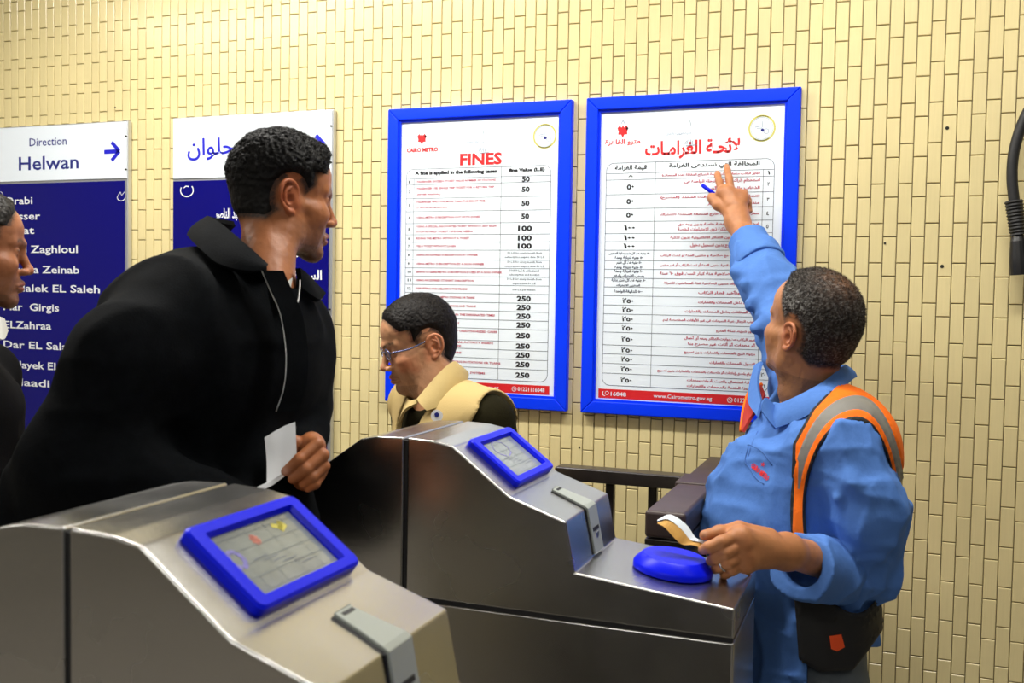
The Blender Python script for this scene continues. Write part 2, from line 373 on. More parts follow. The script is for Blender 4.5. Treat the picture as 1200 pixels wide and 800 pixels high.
EN = [('PASSENGER EXCEEDS TICKET VALUE NUMBER OF STATIONS',), ('PASSENGER USE SINGLE TRIP TICKET FOR A RETURN TRIP', '(AFTER ARRIVAL)'), ('PASSENGER WAIT FOR MORE THAN THE EXACT TIME', '(1 HOUR FROM ENTRY)'), ('USING METRO SUBSCRIPTION OUT OF ITS ZONES',),
      ('USING A SPECIAL DISCOUNTED TICKET WITHOUT ANY RIGHT', 'SUCH AS HALF TICKET - SPECIAL NEEDS'), ('RIDING THE METRO WITHOUT A TICKET',), ('USE A TICKET WITHOUT LOGIN',), ('USING AN EXPIRED SUBSCRIPTION BY OWNER',), ('USING METRO SUBSCRIPTION BY A NON OWNER',),
      ('SENIOR CITIZENS METRO SUBSCRIPTION IS USED BY A NON OWNER',), ('USING AN EXPIRED STUDENT SUBSCRIPTION',), ('DISRUPTING AND DELAYING THE TRAINS',), ('SMOKING INSIDE THE METRO STATIONS OR TRAINS',), ('LITTERING INSIDE THE STATIONS AND TRAINS',), ('RIDING WOMEN CARRIAGE IN THE DESIGNATED TIMES',),
      ('CROSSING RAILWAY TRACKS',), ('PASSENGER EXIT WITH ANY UNAUTHORIZED CASES', 'OR EQUIPMENT'), ('PRACTICE OF COMMERCIAL ACTIVITY INSIDE', 'THE METRO STATIONS AND TRAINS'), ('BEGGING INSIDE METRO TRAINS',), ('POSTING BILLS OR ADVERTISING IN STATIONS OR TRAINS',), ('TAMPERING WITH TOOLS AND SYSTEMS',)]
WID = [.315, .31, .275, .255, .325, .215, .16, .25, .275, .345, .235, .21, .24, .245, .32, .18, .33, .315, .19, .345, .285]
SM = {7: ('50 L.E for every month from', 'subscription expire date 50 L.E'), 8: ('50 L.E for every month from', 'subscription expire date 50 L.E'), 9: ('100/50 L.E & withdrawal', 'subscription and booklet'), 10: ('50 L.E for every month from', 'expire date 50 L.E'), 11: ('500 L.E per minute',)}
FINE = ['50']*4+['100']*3+['']*5+['250']*9

# English notice
ex = -1.425
e, py_ = notice(ex, ex+NW, ZT-NH, ZT, 'blue framed FINES notice in English, behind the man in glasses', 'fines notices')
P = Print(py_)
crown(P, ex+.107, ZT-.090, .030); P.line_of('logo_text', 'red', 'CAIRO METRO', ex+.058, ex+.160, ZT-.129, ZT-.116, bold=.05)
ministry(P, ex+.27, ZT-.105, False); seal(P, ex+.492, ZT-.097, .033, False)
a = wp(538.5, 193.5); b = wp(588, 178); P.line_of('title', 'red', 'FINES', a[0], b[0], a[1]-.001, b[1]+.0, bold=.035)
tx0, txa, txb, tx1 = ex+.058, ex+.083, ex+.362, ex+.513
table(P, tx0, txa, txb, tx1)
P.line('line', [(txb, ZT-TT), (txb, ZT-TB)], .001); P.line('line', [(txa, ZT-RZ[0]), (txa, ZT-TB)], .001)
P.text('black', 'A fine is applied in the following cases', ex+.086, ex+.348, ZT-RZ[0]+.008, ZT-TT-.006, bold=.055)
P.text('black', 'fine Value (L.E)', ex+.385, ex+.494, ZT-RZ[0]+.010, ZT-TT-.006, bold=.055)
for i in range(21):
    zt, zb = ZT-RZ[i], ZT-RZ[i+1]; h = zt-zb; L = EN[i]
    for k, t in enumerate(L):
        zc = (zt+zb)/2 if len(L) == 1 else zb+h*(.72 if k == 0 else .27)
        wd = WID[i]*.80 if k == 0 else min(WID[i]*.8, len(t)*.0052)
        P.text('rose', t, txa+.010, txa+.010+wd, zc-.003, zc+.0035, bold=.028, res=1)
    P.text('black', str(i+1), tx0+.008, tx0+.008+(.005 if i < 9 else .011), zc-.003 if 0 else (zt+zb)/2-.004, (zt+zb)/2+.004, bold=.04)
    xc = (txb+tx1)/2
    if FINE[i]: P.text('black', FINE[i], xc-(.012 if len(FINE[i]) < 3 else .0215), xc+(.012 if len(FINE[i]) < 3 else .0215), zb+.5*h-.008, zb+.5*h+.008, bold=.045)
    for k, t in enumerate(SM.get(i, ())):
        n = len(SM[i]); zc = (zt+zb)/2+(0 if n == 1 else (.006 if k == 0 else -.006)); wd = len(t)*.00195
        P.text('line', t, xc-wd, xc+wd, zc-.0035, zc+.0035, bold=.01, res=1)
def footer(P, ex):
    z0, z1 = ZT-.832, ZT-.806
    P.rect('red', ex+.048, ex+.520, z0, z1)
PF = Print(py_-.0006)
footer(P, ex)
def foot_text(PF, ex):
    z0, z1 = ZT-.826, ZT-.813
    PF.line('white', [(ex+.062, z1), (ex+.060, z0+.003), (ex+.068, z0)], .002); PF.ring('white', (ex+.073, (z0+z1)/2+.002), .005, .0015, 10)
    PF.text('white', '16048', ex+.084, ex+.128, z0+.001, z1, bold=.02)
    PF.text('white', 'www.Cairometro.gov.eg', ex+.205, ex+.365, z0-.001, z1, bold=.012)
    PF.ring('white', (ex+.413, (z0+z1)/2), .0065, .0016, 14); PF.line('white', [(ex+.411, z1-.004), (ex+.413, (z0+z1)/2-.001), (ex+.416, z0+.004)], .0016)
    PF.text('white', '01221116048', ex+.424, ex+.506, z0+.001, z1, bold=.015)
foot_text(PF, ex)
P.out(e, PN, PM); PF.out(e, PN, PM)

# Arabic notice
ax = -.808
e, py_ = notice(ax, ax+NW, ZT-NH, ZT+.001, 'blue framed fines notice in Arabic that the worker points at', 'fines notices')
P = Print(py_); PF = Print(py_-.0006)
crown(P, ax+.102, ZT-.092, .031); P.line_of('logo_text', 'red', 'مترو القاهرة', ax+.052, ax+.152, ZT-.132, ZT-.114, bold=.03, ar=True)
ministry(P, ax+.255, ZT-.105, True); seal(P, ax+.477, ZT-.100, .033, True)
a = wp(755.5, 187); b = wp(868, 161.5); P.line_of('title', 'red', 'لائحـة الغرامـات', a[0], b[0], a[1]+.0, b[1]+.002, bold=.03, ar=True)
tx0, txb, txa, tx1 = ax+.058, ax+.196, ax+.484, ax+.512
table(P, tx0, txb, txa, tx1)
P.line('line', [(txb, ZT-TT), (txb, ZT-TB)], .001); P.line('line', [(txa, ZT-RZ[0]), (txa, ZT-TB)], .001)
P.text('black', 'المخالفة التي تستدعى الغرامة', ax+.232, ax+.474, ZT-RZ[0]+.006, ZT-TT-.005, bold=.03, ar=True)
P.text('black', 'قيمة الغرامة', ax+.082, ax+.172, ZT-RZ[0]+.006, ZT-TT-.006, bold=.03, ar=True)
ARR = [('تجاوز الراكب منطقة بتذكرة بقيمة الشرائح المقابلة (عدد المحطات)',), ('استخدام الراكب تذكرة الرحلة الواحدة فى', 'الذهاب والعودة مرة أخرى'), ('انتظار الراكب أكثر من الوقت المحدد (المصرح)', 'منذ دخول المحطة الأخير'), ('سفر الركاب باشتراك خارج المنطقة المحددة للاشتراك',), ('استعمال تذكرة مخفضة خاصة بدون وجه حق', 'مثل نصف تذكرة - تذكرة ذوى الاحتياجات الخاصة'), ('ركوب المترو بدون التذاكر الالكترونية بدون تذكرة',), ('تحصيل فى الخروج بدون تسجيل دخول',), ('استخدام اشتراك مع صلاحية و منتهى المدة أو تحت الركاب',), ('استخدام اشتراك صلاحية منتهى المدة أو تحت الركاب أو غير منتهى',), ('استخدام غير صلاحية منة كبار السن فوق ٦٠ سنة',), ('استخدام اشتراك منتهى الصلاحية لفئة المحافظين للشركة',), ('تعطيل وتأخير قطار الركاب',), ('التدخين داخل المحطات والقطارات',), ('القاء المخلفات بداخل المحطات والقطارات',), ('ركوب الرجال عربة السيدات فى غير الأوقات المخصصة لهم',), ('عبور شريط سكة المترو',), ('عبور الركاب من بوابات التذاكر ومعه أى أحمال', 'أو معدات أو أثاث غير مصرح بها'), ('مزاولة البيع بالمحطات والقطارات بدون تصريح',), ('التسول بالمحطات والقطارات',), ('القيام بلصق إعلانات أو ملصقات بالمحطات والقطارات بدون تصريح',), ('إساءة استعمال والعبث بأدوات ومعدات', 'وأجهزة الخدمة بالمحطات والقطارات')]
ARW = [.262, .20, .265, .265, .215, .235, .18, .262, .262, .262, .25, .155, .155, .19, .25, .105, .19, .19, .12, .262, .18]
ARF = ['٨']+['٥٠']*3+['١٠٠']*3+['']*5+['٢٥٠']*9
ARS = {7: ('٥٠ جنيه عن كل شهر بداية المنتهى', '٥٠ جنيه لنهاية وحدة'), 8: ('٥٠ جنيه عن كل شهر', '٥٠ جنيه لنهاية وحدة'), 9: ('١٠٠ جنيه لنهاية وحدة', 'وسحب الاشتراك والدفتر'), 10: ('٥٠ جنيه عن كل شهر بداية', 'المنتهى الاشتراك'), 11: ('٥٠٠ للدقيقة الواحدة',)}
AD = '٠١٢٣٤٥٦٧٨٩'
for i in range(21):
    zt, zb = ZT-RZ[i], ZT-RZ[i+1]; h = zt-zb; L = ARR[i]
    for k, t in enumerate(L):
        zc = (zt+zb)/2 if len(L) == 1 else zb+h*(.73 if k == 0 else .28)
        wd = ARW[i] if k == 0 else min(ARW[i], len(t)*.0062)
        P.text('rose', t, txa-.008-wd, txa-.008, zc-.0055, zc+.0065, bold=.035, ar=True, res=1)
    nn = ''.join(AD[int(c)] for c in str(i+1))
    P.text('black', nn, (txa+tx1)/2-.003*len(nn), (txa+tx1)/2+.003*len(nn), (zt+zb)/2-.005, (zt+zb)/2+.005, bold=.02)
    xc = (tx0+txb)/2; s = ARF[i]
    if s: P.text('black', s, xc-(.007, .010, .016)[len(s)-1], xc+(.007, .010, .016)[len(s)-1], zb+.5*h-.007*(.3 if i == 0 else 1), zb+.5*h+.007*(.6 if i == 0 else 1), bold=.035)
    for k, t in enumerate(ARS.get(i, ())):
        n = len(ARS[i]); zc = (zt+zb)/2+(0 if n == 1 else (.0065 if k == 0 else -.0065)); wd = min(.058, len(t)*.0021)
        P.text('line', t, xc-wd, xc+wd, zc-.005, zc+.005, bold=.035, ar=True, res=1)
footer(P, ax); foot_text(PF, ax)
P.out(e, PN, PM); PF.out(e, PN, PM)

# direction signs
def sign(x0, x1, zs, label):
    e = empty('direction_sign', ((x0+x1)/2, BY, .95), label, 'sign', 'blue and white direction signs')
    MB().box((x0, BY-.022, .95), (x1, BY-.002, 2.112)).obj('edge_frame', M['alu'], e, bevel=.003)
    MB().box((x0+.004, BY-.026, zs+.004), (x1-.004, BY-.020, 2.108)).obj('white_panel', M['board_white'], e, bevel=.001)
    MB().box((x0+.004, BY-.026, .955), (x1-.012, BY-.020, zs-.004)).obj('blue_panel', M['board_blue'], e, bevel=.001)
    for z in (2.06, 1.95, 1.5, 1.1): MB().tube([(x1-.006, BY-.020, z), (x1-.006, BY-.0285, z)], .003, 8).obj('screw', M['hole'], e)
    return e, BY-.0266
def sp(px, py): p = aty(px, py, BY-.0266); return p[0], p[2]
zs1 = sp(80, 212)[1]; zs2 = sp(300, 208)[1]
e, y_ = sign(-2.990, -2.394, zs1, 'blue and white sign in English headed Direction Helwan')
P = Print(y_)
a = sp(34.5, 171.5); b = sp(78, 160); P.line_of('lettering', 'navy', 'Direction', a[0], b[0], a[1], b[1], bold=.006)
a = sp(22, 200); b = sp(92, 181); P.line_of('lettering', 'navy', 'Helwan', a[0], b[0], a[1], b[1], bold=.012)
a = sp(122, 178); b = sp(141, 177); c = sp(133, 166.5); d = sp(133, 188)
P.line('blue', [a, (b[0]-.012, b[1])], .014); P.line('blue', [(c[0]-.008, c[1]), (b[0]-.004, b[1]), (d[0]-.008, d[1])], .013)
for t, x0, x1, yb, yt in (('Orabi', 5, 38, 239.5, 228), ('Nasser', 4, 47, 257.5, 246), ('Sadat', 4, 40, 274, 262), ('Saad Zaghloul', 4, 91, 296, 283), ('Sayeda Zeinab', 4, 93, 319.5, 305), ('El Malek EL Saleh', 2, 117, 341, 328), ('Mar  Girgis', 4, 69, 363, 350), ('ELZahraa', 5, 60, 384, 373), ('Dar EL Salam', 4, 92, 407, 395), ('Hadayek EL Maadi', 3, 108, 430, 415), ('Maadi', 14, 58, 451, 439)):
    a = sp(x0, yb); b = sp(x1, yt); P.line_of('lettering', 'white', t, a[0], b[0], a[1], size=.036, bold=.014)
a = sp(142, 229); P.poly('white', []) if 0 else P.ring('white', a, .018, .0025, 16, radians(200), radians(345)); P.line('white', [(a[0]-.017, a[1]-.006), (a[0]-.004, a[1]+.012), (a[0]+.002, a[1]), (a[0]+.014, a[1]+.012)], .0018)
P.ring('white', sp(0, 229), .013, .002, 12, radians(-80), radians(80))
P.out(e, PN, PM)
e, y_ = sign(-2.211, -1.612, zs2, 'blue and white sign in Arabic behind the black-jacketed man')
P = Print(y_)
a = sp(219.5, 188.5); b = sp(274, 160); P.line_of('lettering', 'blue', 'حلوان', a[0], b[0], a[1], b[1], bold=.014, ar=True)
a = sp(381, 169); c = sp(372, 158.5); d = sp(372, 181); b = sp(362, 169.5)
P.line('blue', [(b[0]-.01, b[1]), (a[0]-.012, a[1])], .014); P.line('blue', [(c[0]-.006, c[1]), (a[0]-.004, a[1]), (d[0]-.006, d[1])], .014)
for t, xr, yb, yt, w in (('عرابى', 376, 240, 222, .16), ('جمال عبد الناصر', 300, 257.5, 244, .155), ('السادات', 377, 277, 262, .16), ('سعد زغلول', 377, 300, 285, .16), ('السيدة زينب', 377, 330, 317, .20), ('الملك الصالح', 377, 354, 341, .21), ('مارجرجس', 377, 379, 367, .19), ('الزهراء', 377, 402, 389, .16), ('دار السلام', 377, 426, 413, .18), ('حدائق المعادى', 377, 450, 437, .21), ('المعادى', 377, 474, 461, .15)):
    a = sp(xr, yb); b = sp(xr, yt); P.line_of('lettering', 'white', t, a[0]-w, a[0], a[1]-.004, b[1]+.002, bold=.025, ar=True)
a = sp(219, 223); P.ring('white', a, .020, .0035, 24, radians(150), radians(400), rx=1.25); P.line('white', [(a[0]-.012, a[1]+.008), (a[0]-.004, a[1]+.014), (a[0]+.008, a[1]+.012)], .003)
P.out(e, PN, PM)

# ------------------------------------------------------------------ ticket gates
def steel(name, c=(.50, .495, .485), r=.23):
    m = mat(name, c, r, metal=1., bump=.00012, bscale=1., stretch=(6, 900, 900)); nt = m.node_tree; b = nt.nodes['Principled BSDF']
    tc = nt.nodes.new('ShaderNodeTexCoord'); n = nt.nodes.new('ShaderNodeTexNoise'); n.inputs['Scale'].default_value = 5; n.inputs['Detail'].default_value = 3
    nt.links.new(tc.outputs['Object'], n.inputs[0]); mr = nt.nodes.new('ShaderNodeMapRange'); mr.inputs[1].default_value = .15; mr.inputs[2].default_value = .85; mr.inputs[3].default_value = r-.07; mr.inputs[4].default_value = r+.10
    nt.links.new(n.outputs[0], mr.inputs[0]); nt.links.new(mr.outputs[0], b.inputs['Roughness'])
    return m
M['steel'] = steel('brushed_steel')
M['steel_edge'] = steel('steel_edge', (.6, .6, .6), .25)
M['blue_plastic'] = mat('blue_plastic', (.001, .008, .80), .35, spec=.18)
M['strip'] = mat('card_strip', (.33, .36, .33), .35)
M['lcd'] = mat('lcd_glass', (.24, .27, .27), .18, coat=.7, noise=.12, nscale=30)
M['seam'] = mat('seam_dark', (.01, .01, .012), .6)
C1, C2, C3, C4, C5 = (.09, 1.293), (.193, 1.216), (.294, 1.182), (.311, 1.10), (.57, 1.072)
def gate(xs, y0, y1, dz, label, near):
    e = empty('ticket_gate', (xs, (y0+y1)/2, 0), label, 'ticket gate', 'steel ticket gates')
    Z = lambda p: (xs+p[0], p[1]+dz)
    s = 1.0245+dz
    W = y1-y0
    top = [(.0035, 1.302), (.055, 1.2995), C1, C2, C3, C4, C5]
    MB().prism([(xs+.0035, s)]+[Z(p) for p in top]+[(xs+.57, s)], y0, y1).obj('hood', M['steel'], e, bevel=.0035, seg=3)
    left = [(-.0035, 1.302), (-.055, 1.3005), (-.088, 1.294), (-.19, 1.222), (-.24, 1.205), (-.24, 1.0245)]
    MB().prism([(xs-.0035, s)]+[Z(p) for p in left], y0, y1).obj('rear_hood', M['steel'], e, bevel=.0035, seg=3)
    MB().prism([(xs-.003, 1.03+dz), (xs-.003, 1.296+dz), (xs+.003, 1.296+dz), (xs+.003, 1.03+dz)], y0+.004, y1-.004).obj('hood_seam', M['seam'], e)
    MB().box((xs-.238, y0+.003, 1.0175+dz), (xs+.568, y1-.003, s-.0005)).obj('seam_gasket', M['seam'], e)
    MB().box((xs-.24, y0, 0), (xs+.57, y1, 1.0175+dz)).obj('cabinet', M['steel'], e, bevel=.004, seg=3)
    def face(a, b):
        A = V(xs+a[0], y0, a[1]+dz); B = V(xs+b[0], y0, b[1]+dz); u = unit(B-A); n = unit(np.cross(u, V(0, 1, 0)))
        if n[2] < 0 and n[0] < 0: n = -n
        return A, u, V(0, 1, 0), n if n[2] > -.2 and (n[2] > .1 or n[0] > 0) else -n
    A, u, t, n = face(C1, C2)
    def slab(A, u, t, n, s0, s1, t0, t1, h0, h1, r=0.):
        # rounded rectangle prism lying on the slope
        pts = []
        if r:
            for cs, ct, a in ((s1-r, t1-r, 0), (s0+r, t1-r, 90), (s0+r, t0+r, 180), (s1-r, t0+r, 270)):
                pts += [(cs+r*cos(radians(a+q)), ct+r*sin(radians(a+q))) for q in range(0, 91, 18)]
        else: pts = [(s1, t1), (s0, t1), (s0, t0), (s1, t0)]
        return pts
    # bezel: ring of quads, outer rounded, sloped, inner
    def ringmesh(levels):
        m = MB(); vs = []; k = len(levels[0][0])
        for pts, h in levels: vs += [A+u*p+t*q+n*h for p, q in pts]
        f = []
        for i in range(len(levels)-1):
            for j in range(k): f.append((i*k+j, i*k+(j+1) % k, (i+1)*k+(j+1) % k, (i+1)*k+j))
        return m.add(vs, f)
    s0, s1, t0, t1 = .003, .121, .050, .248
    o = slab(A, u, t, n, s0, s1, t0, t1, 0, 0, .010); o2 = slab(A, u, t, n, s0+.003, s1-.003, t0+.003, t1-.003, 0, 0, .009)
    o3 = slab(A, u, t, n, s0+.014, s1-.014, t0+.020, t1-.020, 0, 0, .003); o4 = slab(A, u, t, n, s0+.017, s1-.017, t0+.023, t1-.023, 0, 0, .002)
    ringmesh([(o, 0), (o, .009), (o2, .012), (o3, .012), (o4, .006), (o4, .002)]).obj('display_bezel', M['blue_plastic'], e, smooth=False, bevel=0)
    scr = MB().add([A+u*p+t*q+n*.004 for p, q in o3], [list(range(len(o3)))]).obj('display', M['lcd'], e)
    # flat marks printed on the display
    mk = {}
    def mark(key, pts, w):
        m = mk.setdefault(key, MB())
        for (a0, b0), (a1, b1) in zip(pts[:-1], pts[1:]):
            p = A+u*a0+t*b0+n*.0044; q = A+u*a1+t*b1+n*.0044; d = unit(q-p); s_ = np.cross(n, d)*w/2; m.add([p-s_, q-s_, q+s_, p+s_], [(0, 1, 2, 3)])
    for k in range(5): mark('line', [(.028+k*.018, .075), (.028+k*.018, .222)], .0007)
    for k in range(4): mark('line', [(.022, .10+k*.034), (.100, .095+k*.034)], .0006)
    for k in range(6): mark('dash', [(.062+.005*k, .11+.012*k), (.062+.005*k, .135+.012*k)], .0009)
    if near:
        mark('violet', [(.055+.012*cos(a), .088+.010*sin(a)) for a in np.linspace(0, 6, 9)], .006)
        mark('rust', [(.034, .135), (.040, .142), (.046, .138), (.040, .132), (.034, .137)], .006)
        mark('yellow', [(.030, .178), (.036, .190), (.028, .196), (.040, .186), (.034, .200)], .007)
    else: mark('violet', [(.04+.02*cos(a), .14+.03*sin(a)) for a in np.linspace(0, 6, 9)], .002)
    cm = dict(line=mat('screen_line', (.16, .19, .2), .4), dash=mat('screen_dash', (.12, .14, .2), .4), violet=mat('screen_violet', (.2, .18, .52), .4), rust=mat('screen_rust', (.55, .18, .13), .4), yellow=mat('screen_yellow', (.62, .55, .08), .4))
    nm = dict(line='screen_rules', dash='screen_text', violet='violet_mark', rust='red_mark', yellow='yellow_mark')
    for k, m in mk.items(): m.obj(nm[k], cm[k], scr)
    # ticket strip, folded over the step
    A2, u2, t2, n2 = face(C2, C3); A3, u3, _, n3 = face(C3, C4)
    L2 = .1066; L3 = .0837; ta, tb, tc_, td = .126, .158, .112, .164
    h = .004
    path = [(A2+u2*.036, n2, ta, tb), (A2+u2*.07, n2, ta-.006, tb+.002), (A2+u2*(L2-.004), n2, tc_, td), (A3+u3*.004+n2*.002, unit(n2+n3), tc_, td), (A3+u3*.03, n3, tc_, td), (A3+u3*(L3-.004), n3, tc_, td)]
    def foldstrip(path, h, dt=0., lift=0.):
        vs = []; f = []
        for p, nn, a_, b_ in path:
            for tt, hh in ((a_-dt, lift), (a_-dt, lift+h), (b_+dt, lift+h), (b_+dt, lift)): vs.append(p+V(0, 1, 0)*tt+nn*hh)
        for i in range(len(path)-1):
            for j in range(4): f.append((4*i+j, 4*i+(j+1) % 4, 4*i+4+(j+1) % 4, 4*i+4+j))
        f += [(0, 1, 2, 3), tuple(4*(len(path)-1)+j for j in (3, 2, 1, 0))]
        return MB().add(vs, f)
    foldstrip(path, .0012, .004).obj('strip_gasket', M['seam'], e)
    st = foldstrip(path, .005).obj('ticket_strip', M['strip'], e, bevel=.001)
    slot = MB(); p = A2+u2*.0405+n2*.0046
    slot.add([p+V(0, 1, 0)*(ta+.006), p+V(0, 1, 0)*(tb-.004), p+u2*.005+V(0, 1, 0)*(tb-.004), p+u2*.005+V(0, 1, 0)*(ta+.006), p+V(0, 1, 0)*(ta+.006)+n2*.001, p+V(0, 1, 0)*(tb-.004)+n2*.001, p+u2*.005+V(0, 1, 0)*(tb-.004)+n2*.001, p+u2*.005+V(0, 1, 0)*(ta+.006)+n2*.001], [(4, 5, 6, 7), (0, 1, 5, 4), (1, 2, 6, 5), (2, 3, 7, 6), (3, 0, 4, 7)]).obj('ticket_slot', M['seam'], st)
    p = A3+u3*.036+n3*.0045
    MB().add([p+V(0, tc_+.008, 0), p+V(0, td-.010, 0), p+u3*.006+V(0, td-.010, 0), p+u3*.006+V(0, tc_+.008, 0), p+V(0, tc_+.008, 0)+n3*.0015, p+V(0, td-.010, 0)+n3*.0015, p+u3*.006+V(0, td-.010, 0)+n3*.0015, p+u3*.006+V(0, tc_+.008, 0)+n3*.0015], [(4, 5, 6, 7), (0, 1, 5, 4), (1, 2, 6, 5), (2, 3, 7, 6), (3, 0, 4, 7)]).obj('return_slot', M['seam'], st)
    p = A3+u3*.050+n3*.0045
    MB().box((p[0]-.001, y0+tc_+.02, p[2]-.012), (p[0]+.0018, y0+td-.018, p[2]+.004)).obj('lock_plate', M['steel_edge'], st, bevel=.0008)
    # round blue card reader
    A4, u4, t4, n4 = face(C4, C5)
    c = A4+u4*.136+V(0, .128, 0)
    b = MB().lathe((0, 0, 0), [(.062, 0), (.068, .003), (.068, .010), (.066, .014), (.055, .026), (.052, .028), (.045, .0285), (.02, .0285), (.001, .0285)], 64)
    b.v[0] = b.v[0]@np.array([u4, V(0, 1, 0), n4])+c
    o_ = b.obj('card_reader', M['blue_plastic'], e, smooth=True)
    md = o_.modifiers.new('es', 'EDGE_SPLIT'); md.split_angle = radians(28)
    return e
gate(-.753, .77, 1.035, .013, 'nearest steel ticket gate in the foreground, large display in front', True)
gate(-.781, 1.57, 1.835, 0., 'farther steel ticket gate with blue round card reader, by the worker', False)

# ------------------------------------------------------------------ rails beyond the gates
e = empty('guard_rail', (-.57, 2.5, 0), 'black metal guard rail in front of the tiled wall', 'railing')
MB().box((-.80, 2.47, 1.078), (-.451, 2.53, 1.112)).obj('top_rail', M['black_rail'], e, bevel=.004)
for px in (715, 765): 
    x = aty(px, 590, 2.5)[0]; MB().box((x-.011, 2.489, 0), (x+.011, 2.511, 1.08)).obj('post', M['black_rail'], e, bevel=.003)
e = empty('barrier', (-.40, 2.3, 0), 'dark brown topped barrier running back to the wall behind the booklet', 'barrier')
MB().box((-.445, 1.96, 1.075), (-.362, 2.72, 1.130)).obj('top_cover', M['brown_rail'], e, bevel=.008, seg=3)
MB().box((-.449, 2.28, 1.070), (-.358, 2.40, 1.134)).obj('clamp_band', M['brown_rail'], e, bevel=.004)
MB().box((-.445, 1.963, 1.03), (-.362, 2.71, 1.074)).obj('side_channel', M['black_rail'], e, bevel=.004)
for y in (2.0, 2.3, 2.65): MB().box((-.435, y-.03, 0), (-.372, y+.03, 1.03)).obj('post', M['black_rail'], e, bevel=.005)
MB().box((-.43, 2.0, .55), (-.38, 2.66, 1.029)).obj('infill_panel', M['black_plastic'], e)

# ------------------------------------------------------------------ cable at the right edge
cy = WALL_Y-.06
e = empty('hanging_cable', tuple(aty(1190, 320, cy)), 'black cable loop with ribbed plug hanging on the tiles at right edge', 'cable')
pts = [aty(px, py, cy) for px, py in ((1260, 40), (1235, 90), (1205, 130), (1190, 170), (1186, 205), (1189, 240))]
MB().tube(spline(pts, 8), .0125, 14).obj('cable', M['black_rubber'], e, smooth=True)
a, b = aty(1188, 235, cy), aty(1193, 275, cy)
k = np.linspace(0, 1, 22); MB().tube([a+(b-a)*q for q in k], [.020-.003*q+(.0018 if i % 2 else -.0012) for i, q in enumerate(k)], 18).obj('ribbed_sleeve', M['black_rubber'], e, smooth=False)
c = aty(1194, 300, cy); d = aty(1195, 322, cy)
MB().tube([b, b+(c-b)*.3, c, c+(d-c)*.5, d], [.013, .018, .021, .022, .021], 16).obj('plug', M['black_plastic'], e, smooth=False, bevel=.001)
MB().box(tuple(pts[0]+V(-.04, -.03, -.02)), tuple(pts[0]+V(.06, .055, .12))).obj('junction_box', M['black_plastic'], e, bevel=.006)

# ------------------------------------------------------------------ bodies: smooth implicit surfaces meshed with surface nets
def vnoise(p, seed=0):            # smooth value noise in [-1,1]
    g = np.random.default_rng(seed).uniform(-1, 1, (16, 16, 16)).astype(np.float32)
    i = np.floor(p).astype(np.int32); f = (p-i).astype(np.float32); f = f*f*(3-2*f); i &= 15; j = (i+1) & 15
    x0, y0, z0 = i[..., 0], i[..., 1], i[..., 2]; x1, y1, z1 = j[..., 0], j[..., 1], j[..., 2]; fx, fy, fz = f[..., 0], f[..., 1], f[..., 2]
    a = g[x0, y0, z0]*(1-fx)+g[x1, y0, z0]*fx; b = g[x0, y1, z0]*(1-fx)+g[x1, y1, z0]*fx
    c = g[x0, y0, z1]*(1-fx)+g[x1, y0, z1]*fx; d = g[x0, y1, z1]*(1-fx)+g[x1, y1, z1]*fx
    return (a*(1-fy)+b*fy)*(1-fz)+(c*(1-fy)+d*fy)*fz
def smin(a, b, k):
    h = np.maximum(k-np.abs(a-b), 0)/k; return np.minimum(a, b)-h*h*k*.25
